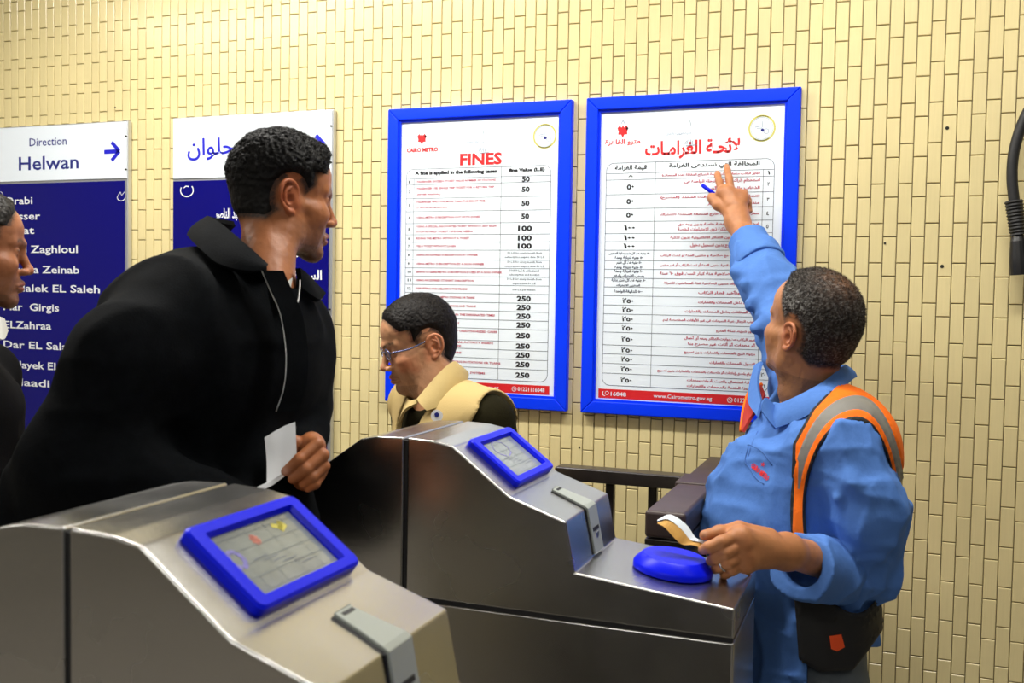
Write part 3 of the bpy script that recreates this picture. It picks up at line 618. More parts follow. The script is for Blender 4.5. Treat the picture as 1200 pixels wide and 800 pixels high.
class Field:
    def __init__(s, lo, hi, h, R=None, o=None):      # box in a local frame: columns of R are its axes, o its origin
        s.lo = np.asarray(lo, float); s.h = h; s.n = np.ceil((np.asarray(hi)-s.lo)/h).astype(int)+1
        s.F = np.full(tuple(s.n), .06, np.float32); s.R = np.eye(3) if R is None else np.asarray(R, float); s.o = np.zeros(3) if o is None else np.asarray(o, float)
    def loc(s, p): return (np.asarray(p, float)-s.o)@s.R
    def wld(s, p): return np.asarray(p, float)@s.R.T+s.o
    def sub(s, lo, hi):
        a = np.clip(np.floor((np.asarray(lo)-s.lo)/s.h).astype(int), 0, s.n); b = np.clip(np.ceil((np.asarray(hi)-s.lo)/s.h).astype(int)+1, 0, s.n)
        if np.any(b <= a): return None, None
        ax = [(s.lo[i]+s.h*np.arange(a[i], b[i])).astype(np.float32) for i in range(3)]
        return tuple(slice(a[i], b[i]) for i in range(3)), (ax[0][:, None, None], ax[1][None, :, None], ax[2][None, None, :])
    def mix(s, sl, d, k, op):
        A = s.F[sl]
        if op == 'add': s.F[sl] = smin(A, d, k)
        elif op == 'sub': s.F[sl] = -smin(-A, d, k)
        elif op == 'and': s.F[sl] = -smin(-A, -d, k)
    def ell(s, c, r, k=.012, op='add', rot=None, w=False):
        c = s.loc(c) if w else np.asarray(c, float); r = np.broadcast_to(np.asarray(r, float), (3,)); m = (r.max() if rot is not None else r)+k+.012
        sl, X = s.sub(c-m, c+m)
        if sl is None: return s
        d = [X[i]-np.float32(c[i]) for i in range(3)]
        if rot is not None: d = [d[0]*np.float32(rot[0][j])+d[1]*np.float32(rot[1][j])+d[2]*np.float32(rot[2][j]) for j in range(3)]
        q0 = np.sqrt(sum((d[i]/np.float32(r[i]))**2 for i in range(3))); q1 = np.sqrt(sum((d[i]/np.float32(r[i]**2))**2 for i in range(3)))+1e-6
        s.mix(sl, q0*(q0-1)/q1, k, op); return s
    def cap(s, a, b, ra, rb=None, k=.012, op='add', w=False, flat=None):
        rb = ra if rb is None else rb
        if w: a, b = s.loc(a), s.loc(b)
        a, b = np.asarray(a, float), np.asarray(b, float); m = max(ra, rb)+k+.012
        sl, X = s.sub(np.minimum(a, b)-m, np.maximum(a, b)+m)
        if sl is None: return s
        u = b-a; L = u@u+1e-12; P = [X[i]-np.float32(a[i]) for i in range(3)]
        t = np.clip(sum(P[i]*np.float32(u[i]/L) for i in range(3)), 0, 1)
        v = [P[i]-t*np.float32(u[i]) for i in range(3)]
        if flat is not None:      # (axis, factor): widen across one axis
            n, q = unit(flat[0]), flat[1]; dn = sum(v[i]*np.float32(n[i]) for i in range(3)); v = [v[i]-dn*np.float32(n[i]*(1-1/q)) for i in range(3)]
        s.mix(sl, np.sqrt(sum(x*x for x in v))-(ra+(rb-ra)*t), k, op); return s
    def chain(s, P, r, k=.008, w=False):
        for i in range(len(P)-1): s.cap(P[i], P[i+1], r[i], r[i+1], k, w=w)
        return s
    def grid(s):
        return np.stack(np.meshgrid(*[(s.lo[i]+s.h*np.arange(s.n[i])).astype(np.float32) for i in range(3)], indexing='ij'), -1)
    def near(s, band=.02):        # indices and local positions of the cells near the surface
        idx = np.nonzero(np.abs(s.F) < band); P = np.stack([s.lo[i]+s.h*idx[i] for i in range(3)], -1); return idx, P
    def mesh(s, F=None, local=False):
        F = s.F if F is None else F
        neg = F < 0; n = F.shape
        c = neg[:-1, :-1, :-1].astype(np.uint8)
        for dx, dy, dz in ((1, 0, 0), (0, 1, 0), (1, 1, 0), (0, 0, 1), (1, 0, 1), (0, 1, 1), (1, 1, 1)):
            c = c+neg[dx:n[0]-1+dx, dy:n[1]-1+dy, dz:n[2]-1+dz]
        act = (c > 0) & (c < 8); I = np.array(np.nonzero(act)).T
        idm = np.full(act.shape, -1, np.int64); idm[act] = np.arange(len(I))
        acc = np.zeros((len(I), 3)); cnt = np.zeros(len(I))
        co = [(i, j, k) for i in (0, 1) for j in (0, 1) for k in (0, 1)]
        for a in co:
            for ax in range(3):
                if a[ax]: continue
                b = list(a); b[ax] = 1
                fa = F[I[:, 0]+a[0], I[:, 1]+a[1], I[:, 2]+a[2]]; fb = F[I[:, 0]+b[0], I[:, 1]+b[1], I[:, 2]+b[2]]
                m = (fa < 0) != (fb < 0); t = np.where(m, fa/np.where(m, fa-fb, 1), 0)
                p = np.tile(np.array(a, float), (len(I), 1)); p[:, ax] += t; acc += p*m[:, None]; cnt += m
        v = s.lo+s.h*(I+acc/np.maximum(cnt, 1)[:, None])
        quads = []
        for ax in range(3):
            o1, o2 = [q for q in range(3) if q != ax]
            sl0 = [slice(None)]*3; sl1 = [slice(None)]*3; sl0[ax] = slice(0, -1); sl1[ax] = slice(1, None)
            for o in (o1, o2): sl0[o] = sl1[o] = slice(1, -1)
            A, B = neg[tuple(sl0)], neg[tuple(sl1)]; ch = A != B; J = np.array(np.nonzero(ch)).T
            if not len(J): continue
            J[:, o1] += 1; J[:, o2] += 1; inside = neg[J[:, 0], J[:, 1], J[:, 2]]
            def cid(d1, d2):
                K = J.copy(); K[:, o1] -= d1; K[:, o2] -= d2; return idm[K[:, 0], K[:, 1], K[:, 2]]
            q = np.stack([cid(1, 1), cid(0, 1), cid(0, 0), cid(1, 0)], 1); fl = inside if ax != 1 else ~inside
            q[~fl] = q[~fl][:, ::-1]; quads.append(q)
        q = np.concatenate(quads); q = q[(q >= 0).all(1)]
        return (v if local else s.wld(v)), q
def smooth_mesh(v, q, it=1, lam=.5):
    for _ in range(it):
        acc = np.zeros_like(v); cnt = np.zeros(len(v))
        for i in range(4):
            a, b = q[:, i], q[:, (i+1) % 4]
            for x, y in ((a, b), (b, a)):
                for d in range(3): acc[:, d] += np.bincount(x, v[y, d], len(v))
                cnt += np.bincount(x, minlength=len(v))
        v = v+(acc/np.maximum(cnt, 1)[:, None]-v)*lam
    return v
def fast_obj(name, parts, m, parent, mats=None):        # parts: (verts, quads, colours|None[, tri])
    vs, qs, cs, ls = [], [], [], []; n = 0
    for p in parts:
        v, q, c = p[:3]; vs.append(v); qs.append(q+n); cs.append(c if c is not None else np.ones((len(v), 3))); n += len(v)
    v = np.concatenate(vs); me = bpy.data.meshes.new(name); me.vertices.add(len(v)); me.vertices.foreach_set('co', v.astype(np.float32).ravel())
    tot = np.concatenate([np.full(len(q), q.shape[1]) for q in qs]); loops = np.concatenate([q.ravel() for q in qs])
    me.loops.add(len(loops)); me.loops.foreach_set('vertex_index', loops.astype(np.int32)); me.polygons.add(len(tot))
    me.polygons.foreach_set('loop_start', np.concatenate([[0], np.cumsum(tot)[:-1]]).astype(np.int32)); me.polygons.foreach_set('loop_total', tot.astype(np.int32))
    me.polygons.foreach_set('use_smooth', np.ones(len(tot), bool)); me.update(calc_edges=True); me.validate()
    c = np.concatenate(cs); ca = me.color_attributes.new('Col', 'FLOAT_COLOR', 'POINT'); ca.data.foreach_set('color', np.c_[c, np.ones(len(c))].astype(np.float32).ravel())
    me.materials.append(m); o = bpy.data.objects.new(name, me); COL.objects.link(o)
    if parent: setpar(o, parent)
    return o
def vnormals(v, q):
    n = np.zeros_like(v); fn = np.cross(v[q[:, 2]]-v[q[:, 0]], v[q[:, 3]]-v[q[:, 1]])
    for i in range(4):
        for d in range(3): n[:, d] += np.bincount(q[:, i], fn[:, d], len(v))
    return n/(np.linalg.norm(n, axis=1)[:, None]+1e-12)
def lerp(a, b, t): return a+(b-a)*t
def ss(a, b, x): t = np.clip((x-a)/(b-a), 0, 1); return t*t*(3-2*t)
def blob(p, c, r): return np.exp(-(((p-np.asarray(c))/np.asarray(r))**2).sum(-1))

M['skin'] = mat('skin', (.5, .25, .15), .48, spec=.4, sss=.08, attr=True, noise=.07, nscale=60, bump=.0003, bscale=500)
M['hair'] = mat('hair', (.02, .015, .012), .6, spec=.2, attr=True)
M['eye'] = mat('eye', (.8, .8, .8), .12, attr=True, coat=.5)

def head_frame(o, face, pitch=0., roll=0., s=1.):
    # face: horizontal facing direction in world; pitch up positive; roll towards own left positive
    f = unit(V(face[0], face[1], 0)); z = V(0, 0, 1); l = np.cross(z, f)
    f2 = f*cos(pitch)+z*sin(pitch); z2 = z*cos(pitch)-f*sin(pitch)
    l2 = l*cos(roll)-z2*sin(roll); z3 = z2*cos(roll)+l*sin(roll)
    return np.stack([f2, l2, z3], 1), np.asarray(o, float)

def head(par, R, o, s, skin, neck_to, opts):
    """skull, face, ears and neck as one surface; hair on it as a shell with strands. opts steer the kind of face and hair."""
    g = opts.get
    lo, hi = V(-.128, -.105, -.245)*s, V(.132, .105, .15)*s
    nt = (np.asarray(neck_to)-np.asarray(o))@R; lo = np.minimum(lo, nt-.075); hi = np.maximum(hi, nt+.07)
    f = Field(lo, hi, .00185, R, o)
    E = lambda c, r, k=.012, op='add', rot=None: f.ell(V(*c)*s, V(*r)*s, k*s, op, rot)
    C = lambda a, b, ra, rb=None, k=.01, op='add': f.cap(V(*a)*s, V(*b)*s, ra*s, (rb if rb is not None else ra)*s, k*s, op)
    E((-.012, 0, .046), (.096, .076, .081)); E((-.050, 0, .012), (.056, .063, .060), .02)
    E((.030, 0, .045), (.056, .062, .056), .02)
    E((.030, 0, -.020), (.052, .058, .078), .02)
    for y in (-1, 1):
        C((.086, y*.006, .021), (.064, y*.044, .023), .0095, .0085, .014)
        E((.050, y*.044, -.026), (.028, .020, .020), .025); C((.05, y*.050, -.022), (.0, y*.066, -.012), .009, .008, .015)
        C((.066, y*.014, -.100), (.004, y*.050, -.070), .0155, .0165, .02); C((.004, y*.050, -.070), (-.010, y*.062, -.012), .0165, .014, .02)
        E((.036, y*.032, -.058), (.036, .026, .038), .02)
    E((.060, 0, -.060), (.030, .030, .034), .015); E((.070, 0, -.102), (.018, .021, .016), .015)
    for y in (-1, 1): E((.089, y*.031, .004), (.016, .0165, .0125), .010, 'sub')
    nt = f.loc(neck_to); nk = g('neck', .052); f.cap(V(-.036, 0, -.025)*s, nt, nk*.94*s, nk*1.03*s, .045*s)
    for y in (-1, 1): f.cap(V(-.012, y*.048, -.040)*s, nt+V(.028, y*.012, 0)*s, .009*s, .010*s, .03*s)
    # nose
    C((.083, 0, .010), (.1035, 0, -.030), .0078, .0095, .012); E((.1045, 0, -.0345), (.0105, .0120, .0095), .006)
    for y in (-1, 1):
        E((.0935, y*.0140, -.0385), (.0115, .0078, .0078), .006)
        E((.099, y*.0065, -.0465), (.0055, .0030, .0042), .003, 'sub')
    # lids, lips
    for y in (-1, 1):
        E((.0675, y*.031, .003), (.0143, .0143, .0140), .004)
        a = g('lid', .0045); E((.086, y*.0315, .003-g('down', 0.)), (.0090, .0115, a), .0015, 'sub')
        C((.0815, y*.020, .0035+a*.9-g('down', 0.)), (.078, y*.042, .003+a*.8-g('down', 0.)), .0016, .0012, .003)
    C((.0920, 0, -.0645), (.0820, .021, -.0695), .0064, .0032, .006); C((.0920, 0, -.0645), (.0820, -.021, -.0695), .0064, .0032, .006)
    C((.0900, 0, -.0750), (.0810, .018, -.0715), .0074, .0032, .006); C((.0900, 0, -.0750), (.0810, -.018, -.0715), .0074, .0032, .006)
    C((.0985, 0, -.0700), (.085, .022, -.0708), .0016, .0012, .003, 'sub'); C((.0985, 0, -.0700), (.085, -.022, -.0708), .0016, .0012, .003, 'sub')
    # ears
    for y in (-1, 1):
        def e3(a, b, out): return V(-.012+a-.35*out, y*(.0735+out), -.006+b)      # a forward, b up, out sideways
        hx = [(.010, -.008, .000), (.011, .008, .004), (.008, .021, .008), (-.001, .030, .012), (-.013, .031, .016), (-.022, .022, .019), (-.024, .008, .019), (-.021, -.006, .017), (-.014, -.018, .013), (-.006, -.026, .009), (.003, -.027, .006)]
        P = spline([e3(*q) for q in hx], 3); r = np.interp(np.linspace(0, 1, len(P)), [0, .15, .5, .8, 1], [.0030, .0034, .0036, .0038, .0050])
        f.ell(e3(-.006, .004, .006)*s, V(.019, .0055, .030)*s, .004*s, 'add', rot=np.array([[cos(y*.42), -sin(y*.42), 0], [sin(y*.42), cos(y*.42), 0], [0, 0, 1]]).T if False else None)
        for i in range(len(P)-1): f.cap(P[i]*s, P[i+1]*s, r[i]*s, r[i+1]*s, .0025*s)
        f.ell(e3(-.009, .005, .018)*s, V(.0125, .0075, .021)*s, .003*s, 'sub')
        ah = spline([e3(*q) for q in ((-.004, .020, .010), (-.013, .013, .013), (-.016, .002, .0135), (-.012, -.010, .011), (-.004, -.015, .008))], 3)
        for i in range(len(ah)-1): f.cap(ah[i]*s, ah[i+1]*s, .0027*s, .0027*s, .003*s)
        f.ell(e3(-.003, -.002, .013)*s, V(.0075, .0085, .009)*s, .003*s, 'sub')
        f.ell(e3(-.001, -.026, .0065)*s, V(.0062, .0042, .0075)*s, .003*s); f.ell(e3(.006, -.002, .006)*s, V(.0032, .0035, .0055)*s, .003*s)
    idx, P = f.near(.02)
    f.F[idx] += (.0009*vnoise(P*55, 3)+.0004*vnoise(P*160, 4)).astype(np.float32)
    # hair shell
    X, Y, Z = [a/s for a in (f.lo[0]+f.h*np.arange(f.n[0])[:, None, None], f.lo[1]+f.h*np.arange(f.n[1])[None, :, None], f.lo[2]+f.h*np.arange(f.n[2])[None, None, :])]
    Yb = np.abs(Y)
    def hairmask(X, Yb, Z):       # >0 inside the hair, metres from the hairline
        front = g('front', .072)-X+(Z-.085)*g('fslope', .35)-g('recede', 0.)*ss(.015, .04, Yb)*.02-.10*np.maximum(Yb-.058, 0)
        front = np.where(Z > .055, front, np.minimum(front, (g('temple', .040)-X)))
        low = Z-np.where(X > -.006, np.interp(X, [-.006, .012, .045], [.012, .000, .030]), np.interp(X, [-.10, -.06, -.03, -.006], [g('nape', -.052), g('nape', -.052), -.030, .012]))
        back = np.where(X > -.006, .05, .05)
        return np.minimum(np.minimum(front, low), back)
    hm = hairmask(X, Yb, Z)
    ear = np.sqrt(((X+.014)/.030)**2+((Z+.004)/.037)**2)-1
    hm = np.minimum(hm, ear*.03)
    top = ss(g('fade0', .01), g('fade1', .07), Z+0*X+0*Y+.25*np.maximum(-X-.05, 0))
    th = lerp(g('side', .002), g('top', .010), top)+g('quiff', 0.)*ss(.03, .075, X)*ss(.07, .10, Z)
    idx, P = f.near(.03); Pm = P/s
    o0 = g('soft', .006)*(1-ss(.05, .075, X)*ss(.05, .07, Z)); t = (th*ss(o0, o0+.016, hm)-.004*(1-ss(o0*.8, o0+.006, hm)))*s
    ti = t[idx]
    curl = g('curl', .0022); n1 = vnoise(Pm*g('cscale', 120), 11); n2 = vnoise(Pm*g('cscale', 120)*2.1+5, 12)
    amp = curl*ss(0, .02, hm[idx])*lerp(.25, 1, top[idx])
    H = np.full(f.F.shape, .05, np.float32); H[idx] = f.F[idx]-ti-(n1+.55*n2)*amp
    # ---- skin mesh and colours
    v, q = f.mesh(local=True); p = v/s; n = len(v)
    v = smooth_mesh(v, q, 1, .35)
    c = np.tile(np.array(skin), (n, 1))
    def paint(m, col, a=1.): nonlocal c; m = (m*a)[:, None]; c = c*(1-m)+np.array(col)*m
    yb = np.abs(p[:, 1]); py = np.c_[p[:, 0], yb, p[:, 2]]
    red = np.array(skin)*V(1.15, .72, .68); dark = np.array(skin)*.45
    paint(blob(py, (.06, .046, -.03), (.03, .022, .025)), red, g('flush', .35)); paint(blob(py, (.112, 0, -.036), (.014, .016, .014)), red, .5)
    paint(np.maximum(ss(.072, .08, yb)*ss(-.05, -.03, p[:, 2]), 0), red, .55)
    st = ss(-.035, -.06, p[:, 2])*ss(-.03, .02, p[:, 0])*(1-.7*blob(py, (.05, .045, -.03), (.03, .03, .02)))*ss(-.150, -.115, p[:, 2])
    st = np.maximum(st, ss(.075, .090, p[:, 0])*blob(py, (.09, .0, -.056), (.02, .022, .006)))
    grain = .75+.25*vnoise(p*420, 8)
    paint(np.clip(st*grain, 0, 1), V(.05, .035, .03), g('beard', .35))
    lipm = np.maximum(blob(py, (.093, .0, -.0655), (.014, .018, .0048)), blob(py, (.091, .0, -.0748), (.014, .016, .0058)))*(p[:, 0] > .076)
    paint(np.clip(lipm*1.3, 0, 1), g('lip', V(.36, .10, .085)), .75); paint(blob(py, (.09, .008, -.0703), (.02, .016, .0012)), V(.08, .02, .02), .8)
    by = g('browz', .0225); bw = np.exp(-((p[:, 2]-(by+.010*np.sin((yb-.012)/.036*2.2)*.8-.002))/.0050)**2)*ss(.006, .013, yb)*(1-ss(.044, .052, yb))*ss(.055, .065, p[:, 0])
    paint(np.clip(bw*(.8+.4*vnoise(p*300, 9)), 0, 1), V(.015, .01, .008), .95)
    a = g('lid', .0045); rim = np.exp(-(((p[:, 2]-(.0035+a*.95-g('down', 0.)))/.0016)**2))*ss(.019, .022, yb)*(1-ss(.042, .045, yb))*ss(.072, .076, p[:, 0])
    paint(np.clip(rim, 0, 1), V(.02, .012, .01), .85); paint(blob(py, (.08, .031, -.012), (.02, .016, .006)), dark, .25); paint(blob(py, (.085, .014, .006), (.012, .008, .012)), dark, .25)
    hmv = np.minimum(hairmask(p[:, 0], yb, p[:, 2]), (np.sqrt(((p[:, 0]+.014)/.028)**2+((p[:, 2]+.004)/.036)**2)-1)*.03)*(p[:, 2] > -.09)
    paint(np.clip(ss(-.005, .009, hmv)*(1+.35*vnoise(p*380, 14)), 0, 1)*(yb < .0745), g('scalp', V(.03, .02, .016)), g('scalpa', .95))
    for (cc, rr, col, al) in g('spots', ()): paint(blob(p, cc, rr), col, al)
    # ---- hair mesh with short strands standing off it
    vh, qh = f.mesh(H, local=True); ph = vh/s; nh = vnormals(vh, qh)
    hv = np.minimum(hairmask(ph[:, 0], np.abs(ph[:, 1]), ph[:, 2]), (np.sqrt(((ph[:, 0]+.014)/.030)**2+((ph[:, 2]+.004)/.037)**2)-1)*.03)
    keep = hv > .001
    qm = keep[qh].all(1); qh = qh[qm]
    hc = g('haircol', V(.010, .008, .007)); hcol = np.tile(hc, (len(vh), 1))*(1+.5*vnoise(ph*200, 20))[:, None]
    if g('grey', 0):
        gm = g('greymap')(ph); gn = ss(-.1, .7, vnoise(ph*V(480, 200, 480), 21))*gm
        hcol = hcol*(1-gn[:, None])+V(.50, .49, .47)*gn[:, None]
    if g('bald', None):
        bc, br = g('bald'); bm = blob(ph, bc, br); bn = np.clip(bm*(.6+.5*vnoise(ph*150, 22)), 0, 1); hcol = hcol*(1-bn[:, None]*.55)+np.array(skin)*.6*bn[:, None]*.55
    rng = np.random.default_rng(5); ok = np.nonzero(hv > .002)[0]; cnt = g('strands', 9000)
    pk = rng.choice(ok, cnt); tv = top_at = ss(g('fade0', .01), g('fade1', .07), ph[pk, 2])
    ln = lerp(g('sl0', .0015), g('sl1', .005), tv)*rng.uniform(.5, 1.2, cnt)*s
    d = nh[pk]+rng.normal(0, g('mess', .55), (cnt, 3))+np.array(g('comb', (0, 0, 0))); d /= np.linalg.norm(d, axis=1)[:, None]
    sd = np.cross(d, rng.normal(0, 1, (cnt, 3))); sd /= np.linalg.norm(sd, axis=1)[:, None]; wdt = .00035*s
    hs = np.minimum(hmv, .03); ok2 = np.nonzero((hs > -.0035) & (hs < .007) & (yb < .075))[0]
    base = vh[pk]-nh[pk]*.0006+rng.normal(0, .0005, (cnt, 3)); bend = np.cross(d, sd)*ln[:, None]*rng.uniform(-.5, .5, (cnt, 1))
    sv = np.stack([base-sd*wdt, base+sd*wdt, base+d*ln[:, None]*.6+bend*.4+sd*wdt*.7, base+d*ln[:, None]+bend], 1).reshape(-1, 3); sq = np.arange(cnt*4).reshape(-1, 4); sc = np.repeat(hcol[pk], 4, 0)
    if len(ok2):      # thin hairs along the hairline, rooted in the skin
        c2 = g('edge', 3500); p2 = rng.choice(ok2, c2); ns = vnormals(v, q); d2 = ns[p2]*.6+rng.normal(0, .5, (c2, 3)); d2 /= np.linalg.norm(d2, axis=1)[:, None]
        l2 = rng.uniform(.0008, .0026, c2)[:, None]*s*(.6+60*np.clip(hs[p2], 0, .01))[:, None]; s2 = np.cross(d2, rng.normal(0, 1, (c2, 3))); s2 /= np.linalg.norm(s2, axis=1)[:, None]; b2 = v[p2]
        v2 = np.stack([b2-s2*wdt, b2+s2*wdt, b2+d2*l2*.6+s2*wdt*.7, b2+d2*l2], 1).reshape(-1, 3)
        sv = np.concatenate([sv, v2]); sq = np.arange(len(sv)).reshape(-1, 4); sc = np.concatenate([sc, np.tile(hc, (len(v2), 1))])
    fast_obj('hair', [(f.wld(vh), qh, hcol), (f.wld(sv), sq, sc)], M['hair'], par)
    # eyeballs
    for y in (-1, 1):
        bm = bmesh.new(); bmesh.ops.create_uvsphere(bm, u_segments=20, v_segments=14, radius=.0126*s)
        ev = np.array([tuple(x.co) for x in bm.verts]); ef = [[x.index for x in fc.verts] for fc in bm.faces]; bm.free()
        ctr = V(.0672, y*.031, .003)*s; gz = unit(V(1, g('gaze', 0.), g('gazez', 0.))); ca = (ev@gz)/np.linalg.norm(ev, axis=1)
        col = np.where(ca[:, None] > .965, V(.006, .004, .003), np.where(ca[:, None] > .87, V(.045, .022, .012), V(.62, .58, .54)))
        eo = mesh_obj('eye', f.wld(ev+ctr), ef, M['eye'], par, smooth=True)
        at_ = eo.data.color_attributes.new('Col', 'FLOAT_COLOR', 'POINT'); at_.data.foreach_set('color', np.c_[col, np.ones(len(col))].astype(np.float32).ravel())
    return f, (f.wld(v), q, c)

def snap(v, fn, t, h):           # pull vertices onto the line fn = t so that cloth pieces meet cleanly
    for _ in range(2):
        s = fn(v)-t; g = np.stack([(fn(v+d)-fn(v-d))/.002 for d in np.eye(3)*.001], 1); gg = (g*g).sum(1)+1e-9
        m = np.abs(s) < .62*h*np.sqrt(gg); st = g*(s/gg)[:, None]; L = np.linalg.norm(st, axis=1)[:, None]; st = st*np.minimum(1, h*.8/(L+1e-9)); v = np.where(m[:, None], v-st, v)
    return v
def skin_parts(fields, skin, extra=()):
    out = []
    for fl in fields:
        v, q = fl.mesh(local=True); n = len(v); v = smooth_mesh(v, q, 1, .3); v = fl.wld(v)
        c = np.tile(np.array(skin), (n, 1))*(1+.10*vnoise(v*40, 31)+.05*vnoise(v*160, 32))[:, None]
        for (ctr, r, col, a) in extra:
            m = (blob(v, ctr, np.broadcast_to(r, (3,)))*a)[:, None]; c = c*(1-m)+np.array(col)*m
        out.append((v, q, c))
    return out
class Bound:
    def __init__(s): s.a = []
    def f(s, pts, pad, h):
        P = np.array(pts); return Field(P.min(0)-pad, P.max(0)+pad, h)
def cloth_noise(f, amp, seed, scale=9., dirs=((1, 1, 1),), band=.03, ridge=True, mask=None):
    idx, P = f.near(band); P = f.wld(P); a = np.zeros(len(P))
    for i, d in enumerate(dirs):
        n = vnoise(P*np.array(d)*scale+i*3.1+.25*vnoise(P*scale*.7, seed+40)[:, None], seed+i); a += (.35-1.6*np.clip(1-2.2*np.abs(n), 0, 1)**1.6 if ridge else n)
    a = a*amp/len(dirs)
    if mask is not None: a = a*mask(P)
    f.F[idx] += a.astype(np.float32)
def fold(f, a, b, r, depth, w=True):      # a raised crease along a line, soft
    f.cap(a, b, r, r*.6, k=.02, w=w)
def strip(name, top, bot, thick, m, parent, n=4, bulge=0., mid=None, sm=6, tuck=None):
    """a band of cloth between two 3-D polylines, given thickness towards the inside"""
    T = spline(top, sm); B = spline(bot, sm); k = min(len(T), len(B)); T, B = T[:k], B[:k]
    rows = []
    cen = (T.mean(0)+B.mean(0))/2 if mid is None else np.asarray(mid)
    for j in range(n+1):
        t = j/n; p = T*(1-t)+B*t; out = p-cen; out[:, 2] = 0; out /= np.linalg.norm(out, axis=1)[:, None]+1e-9
        rows.append(p+out*bulge*sin(pi*t))
    G = np.array(rows)          # n+1,k,3
    du = np.gradient(G, axis=1); dv = np.gradient(G, axis=0); N = np.cross(du, dv); N /= np.linalg.norm(N, axis=2)[..., None]+1e-12
    if ((G-cen)*N).sum() < 0: N = -N
    A = G+N*thick/2; Bk = G-N*thick/2; v = np.concatenate([A.reshape(-1, 3), Bk.reshape(-1, 3)]); o = (n+1)*k
    fs = []
    for j in range(n):
        for i in range(k-1):
            a, b, c, d = j*k+i, j*k+i+1, (j+1)*k+i+1, (j+1)*k+i; fs += [(a, b, c, d), (o+d, o+c, o+b, o+a)]
    rim = [j*k for j in range(n+1)]+[n*k+i for i in range(1, k)]+[j*k+k-1 for j in range(n-1, -1, -1)]+[i for i in range(k-2, 0, -1)]
    fs += [(rim[i], rim[(i+1) % len(rim)], o+rim[(i+1) % len(rim)], o+rim[i]) for i in range(len(rim))]
    ob = mesh_obj(name, v, fs, m, parent, smooth=True)
    bm = bmesh.new(); bm.from_mesh(ob.data); bmesh.ops.recalc_face_normals(bm, faces=bm.faces); bm.to_mesh(ob.data); bm.free()
    md = ob.modifiers.new('es', 'EDGE_SPLIT'); md.split_angle = radians(50)
    return ob
def shoe(par, heel, fwd, m):
    fwd = unit(V(fwd[0], fwd[1], 0)); l = V(-fwd[1], fwd[0], 0); R = np.stack([fwd, l, V(0, 0, 1)], 1)
    f = Field((-.06, -.07, -.005), (.24, .07, .13), .006, R, (heel[0], heel[1], .006))
    f.cap((0, 0, .035), (.14, 0, .028), .036, .034, .02).cap((.14, 0, .028), (.19, 0, .022), .036, .026, .02).cap((0, 0, .05), (.01, 0, .11), .034, .036, .02)
    f.F[:, :, :2] = np.maximum(f.F[:, :, :2], .002)
    v, q = f.mesh(); fast_obj('shoe', [(v, q, None)], m, par)
def rest_hand(w_, d, back, skin, y):     # a relaxed hand: palm, four curled fingers and a thumb from its side
    d, back = unit(d), unit(back); sd = unit(np.cross(d, back)); t = w_+d*.075
    h = Field(np.minimum(w_, t)-.12, np.maximum(w_, t)+.12, .004)
    h.cap(w_-d*.06, w_, .026, .024, .01); h.cap(w_, t+sd*.018, .023, .017, .02); h.cap(w_, t-sd*.018, .023, .017, .02); h.cap(t+sd*.026, t-sd*.026, .014, .014, .01)
    for q in range(4):
        b0 = t+sd*(q-1.5)*.019; k = (.9, 1, .95, .8)[q] if y > 0 else (.8, .95, 1, .9)[q]
        h.chain([b0, b0+(d*.038-back*.010)*k, b0+(d*.054-back*.032)*k, b0+(d*.050-back*.050)*k], [.0095, .009, .0083, .007], .004)
    b0 = w_+d*.02-sd*y*.022; h.chain([b0, b0+d*.028-sd*y*.022-back*.008, b0+d*.055-sd*y*.026-back*.018], [.014, .0105, .0085], .008)
    return h
def legs(par, hipc, fwd, width, m, shoe_m, name='trousers', stance=.0, hr=.15):
    fwd = unit(V(fwd[0], fwd[1], 0)); l = V(-fwd[1], fwd[0], 0); hipc = np.asarray(hipc, float)
    pts = []; f = None; z = hipc[2]
    P = [hipc+l*.25+V(0, 0, .12), hipc-l*.25, V(hipc[0], hipc[1], .05)+fwd*.3, V(hipc[0], hipc[1], .05)-fwd*.3]
    P = np.array(P); f = Field(P.min(0)-.12, P.max(0)+.12, .009)
    f.ell(hipc, (hr, hr, .13), .04)
    for s_ in (-1, 1):
        h = hipc+l*s_*.09-V(0, 0, .03); k = V(h[0], h[1], z*.52)+fwd*.03+l*s_*.015; a = V(h[0], h[1], .09)+l*s_*.02+fwd*stance*s_
        f.cap(h, k, .092, .068, .04); f.cap(k, a, .068, .056, .02); shoe(par, a-fwd*.03, fwd, shoe_m)
    idx, p = f.near(.03); f.F[idx] += (.006*vnoise(p*V(12, 12, 5), 41)).astype(np.float32)
    v, q = f.mesh(); return fast_obj(name, [(v, q, None)], m, par)
M['fabric_black'] = mat('black_wool', (.0028, .0035, .0045), .9, spec=.06, bump=.0006, bscale=350, noise=.3, nscale=40)
M['fabric_blackcoat'] = mat('black_coat', (.003, .003, .0035), .85, spec=.06, bump=.0005, bscale=200)
M['trousers_dark'] = mat('dark_trousers', (.012, .012, .016), .85, bump=.0006, bscale=200)
M['trousers_grey'] = mat('grey_trousers', (.10, .12, .14), .8, bump=.0008, bscale=120)
M['shoe'] = mat('black_shoe', (.01, .009, .008), .35)
M['zip'] = mat('zip_metal', (.55, .55, .55), .35, metal=.9)
M['white_shirt'] = mat('white_undershirt', (.55, .55, .52), .8)
M['ticket'] = mat('white_ticket', (.88, .90, .94), .6)

# ------------------------------------------------------------------ people
def view_axes(px):                # horizontal right / away directions as seen along a pixel column
    d = ray(px, 400); a = unit(V(d[0], d[1], 0)); return V(a[1], -a[0], 0), a
def hdir(px, r, a): R_, A_ = view_axes(px); return unit(R_*r+A_*a)

